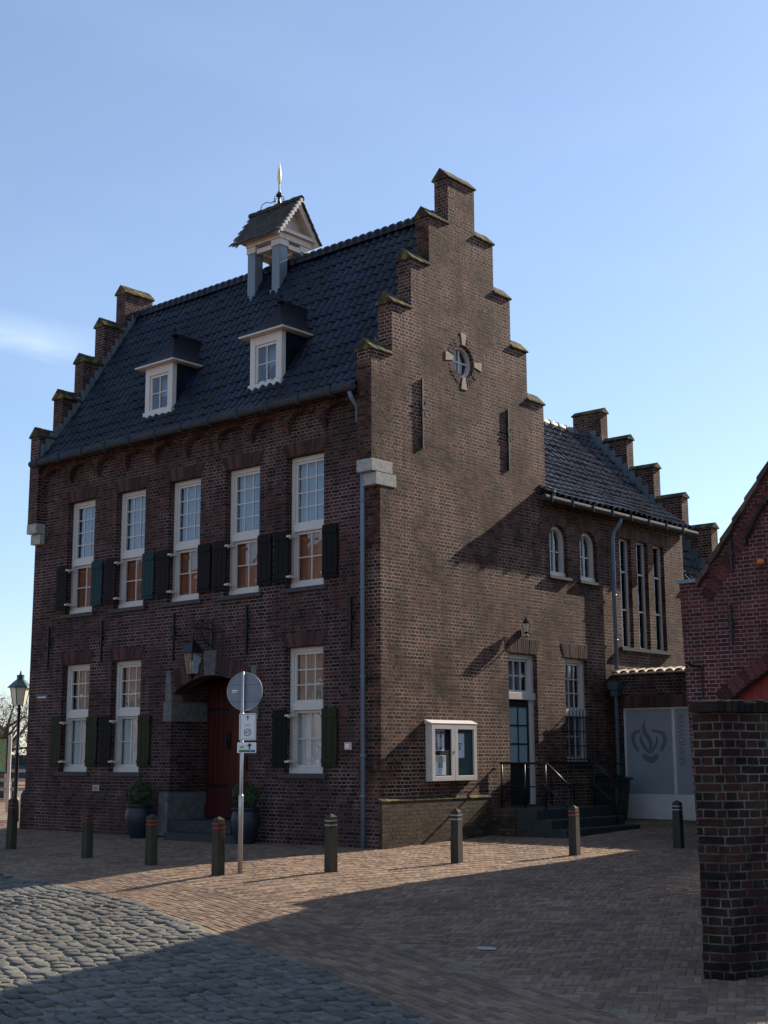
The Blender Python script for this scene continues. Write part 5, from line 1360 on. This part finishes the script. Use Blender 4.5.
# small cover plate in the paving
mb = MB(); z = hz(-7.31)
mb.add([(7.751+.11*cos(2*pi*k/18), -7.31+.075*sin(2*pi*k/18), z+.004) for k in range(18)]+[(7.751+.10*cos(2*pi*k/18), -7.31+.065*sin(2*pi*k/18), z+.014) for k in range(18)], [tuple(range(18, 36))]+[(k, (k+1) % 18, 18+(k+1) % 18, 18+k) for k in range(18)])
tag(mb.build('cover_plate', 'concrete'), 'small pale oval cover plate set in the shaded brick paving', 'cover plate')

# ---------------------------------------------------------------- background on the left
LPx, LPy = -13.2, 1.4; z = hz(LPy)
sl = thing('street_lamp', 'black street lamp with tapered milky lantern at the left edge behind the house', 'street lamp', (LPx, LPy, z))
mb = MB(); mb.lathe((LPx, LPy, z), [(.11, 0), (.11, .5), (.085, .55), (.06, .62), (.05, .7), (.045, 1.6), (.06, 1.63), (.04, 1.68), (.034, 2.70), (.06, 2.74), (.03, 2.8), (.05, 2.84)], 12); mb.build('pole', 'iron', sl, smooth=True)
mb = MB(); mb.lathe((LPx, LPy, z+2.84), [(.15, 0), (.235, .42)], 6); mb.build('lamp_glass', 'lamp_glass', sl)
mb = MB(); mb.lathe((LPx, LPy, z+3.262), [(.31, 0), (.30, .02), (.13, .18), (.09, .21), (.09, .29), (.10, .31), (.03, .33), (.012, .42)], 6); mb.build('hood', 'copper', sl)
mb = MB()
for k in range(6): t = 2*pi*k/6; mb.tube([(LPx+.152*cos(t), LPy+.152*sin(t), z+2.84), (LPx+.238*cos(t), LPy+.238*sin(t), z+3.26)], .010, 4)
mb.build('frame', 'iron', sl)
ib = thing('information_board', 'green information board on a pale post at the left edge', 'information board', (-17.2, 3.7, .1))
d_ = Vector((-.66, -.75, 0)).normalized()
TI = lambda u, v, w: (-17.13+d_.x*u+w*.75, 3.84+d_.y*u-w*.66, v)
mb = MB(); mb.box(0, .09, .1, 2.2, -.04, .04, TI); mb.box(1.25, 1.34, .1, 2.2, -.04, .04, TI); mb.build('post', 'white_old', ib)
mb = MB(); rect_frame(mb, TI, .091, 1.249, 1.15, 2.15, .04, -.03, .03); mb.build('frame', 'iron', ib)
mb = MB(); random.seed(2)
for i in range(20):
    for j in range(16): 
        a = .135+1.07*i/20; c = 1.195+.91*j/16; mb.box(a, a+1.07/20-.001, c, c+.91/16-.001, -.01, .01+.001*((i+j) % 2), TI)
mb.build('map_panel', 'map', ib)
def bare_tree(loc, h, seed, label, dense=3, spread=.9, rad=.16):
    random.seed(seed); t = thing('bare_tree', label, 'tree', loc, 'bare trees beyond the street'); tr = MB(); br = MB(); base = Vector(loc)
    top = base+Vector((random.uniform(-.2, .2), random.uniform(-.2, .2), h*.42))
    tr.tube([base, base.lerp(top, .5)+Vector((.06, .03, 0)), top], [rad*1.3, rad, rad*.85], 8)
    def grow(p, d, L_, r_, lev):
        q = p; pts = [p]; rs = [r_]
        for k in range(3):
            d2 = (d+Vector((random.gauss(0, .22), random.gauss(0, .22), random.gauss(.06, .18)))).normalized(); q = q+d2*L_/3; pts.append(q); rs.append(r_*(1-.2*(k+1))); d = d2
        (tr if lev < 2 else br).tube(pts, rs, 5 if lev < 2 else 3, False)
        if lev < dense+2:
            for k in range(4 if lev < 2 else 3):
                nd = (d+Vector((random.gauss(0, .75), random.gauss(0, .75), random.gauss(.15, .5)))*spread).normalized()
                grow(pts[random.choice((1, 2, 3))] if k else pts[3], nd, L_*random.uniform(.58, .82), rs[3]*.75, lev+1)
    for k in range(5):
        a_ = 2*pi*k/5+random.uniform(-.4, .4); grow(top-Vector((0, 0, random.uniform(0, .5))), Vector((cos(a_), sin(a_), random.uniform(.1, .8))).normalized(), h*.26, rad*.6, 0)
    tr.build('trunk', 'bark', t, recalc=False); br.build('crown', 'twig', t, recalc=False)
bare_tree((-24.0, 7.9, .25), 4.2, 3, 'dark knotted pollarded tree directly behind the street lamp', 2, 1.5, .34)
bare_tree((-52, 24.0, .25), 6.6, 5, 'pale bare tree farther back, left of the street lamp', 3)
bare_tree((-50, 28.2, .25), 6.2, 6, 'pale bare tree farther back, between street lamp and house', 3)
bare_tree((-66, 35.5, .3), 7.4, 9, 'faint bare tree in the far distance behind the others', 3)
bare_tree((-62, 30.5, .3), 7.0, 12, 'faint bare tree in the far distance at the very left edge', 3)
# wooden fence
fc = thing('wooden_fence', 'low dark wooden rail fence with pale rails behind the street lamp', 'fence', (-24, 8, .25))
fd = Vector((.75, .66, 0)).normalized(); fo = Vector((-25.5, 6.0, .25))
TFn = lambda u, v, w: tuple(fo+fd*u+Vector((0, 0, v))+Vector((fd.y, -fd.x, 0))*w)
mb = MB(); mb.box(-2, 5, .25, .36, 0, .04, TFn); mb.box(-2, 5, .55, .66, 0, .04, TFn); mb.box(-2, 5, .85, .96, 0, .04, TFn); mb.build('rail', 'concrete', fc)
mb = MB()
for k in range(8): mb.box(-2+k, -1.88+k, 0, 1.05, -.1, -.001, TFn)
mb.build('post', 'bark', fc)
# parked car
cx_, cy_, cz_ = -42.5, 21.5, .27
car = thing('parked_car', 'dark blue car parked far off between the street lamp and the house', 'car', (cx_, cy_, cz_))
cdv = Vector((.55, .83, 0)).normalized(); cn = Vector((cdv.y, -cdv.x, 0))
TC = lambda u, v, w: tuple(Vector((cx_, cy_, cz_+v))+cdv*u+cn*w)
mb = MB(); mb.prism([(-2.1, .3), (2.1, .3), (2.15, .62), (1.9, .85), (1.1, .95), (-1.5, 1.0), (-2.1, .9)], -.85, .85, TC); mb.build('body', 'car', car, bevel=.06)
mb = MB(); mb.prism([(-1.5, 1.0), (1.0, .95), (.35, 1.42), (-.95, 1.46)], -.74, .74, TC); mb.build('cabin', 'glass_solid' if 'glass_solid' in M else plain('dark_car_glass', (.02, .03, .04), .1), car, bevel=.04)
for u in (-1.3, 1.3):
    for w in (-.8, .8):
        m2 = MB(); m2.tube([TC(u, .32, w-.1), TC(u, .32, w+.1)], .32, 16); wh = m2.build('wheel', 'rubber', car)
        m2 = MB(); m2.tube([TC(u, .32, w+.101*(1 if w > 0 else -1)), TC(u, .32, w+.115*(1 if w > 0 else -1))], .19, 12); m2.build('rim', 'iron_grey', wh)
for w in (-.6, .6): m2 = MB(); m2.box(2.08, 2.16, .6, .72, w-.15, w+.15, TC); m2.build('headlight', 'sign_white', car)
# distant hedge
random.seed(31); mb = MB()
for k in range(20000):
    u = random.uniform(-26, 26); b = Vector((-74+u*.5, 40+u*.87, .2)); hgt_ = 5.0+.9*sin(u*.7)+.6*sin(u*2.1)
    p = b+Vector((random.uniform(-1, 1), random.uniform(-1, 1), hgt_*random.random()**1.5)); s_ = random.uniform(.06, .16)
    a_ = Vector((random.gauss(0, 1), random.gauss(0, 1), random.gauss(0, 1))).normalized()*s_; b_ = Vector((random.gauss(0, 1), random.gauss(0, 1), random.gauss(0, 1))).normalized()*s_
    mb.add([p, p+a_, p+a_+b_, p+b_], [(0, 1, 2, 3)])
tag(mb.build('far_brushwood', 'twig', recalc=False), None, None, None, 'stuff')
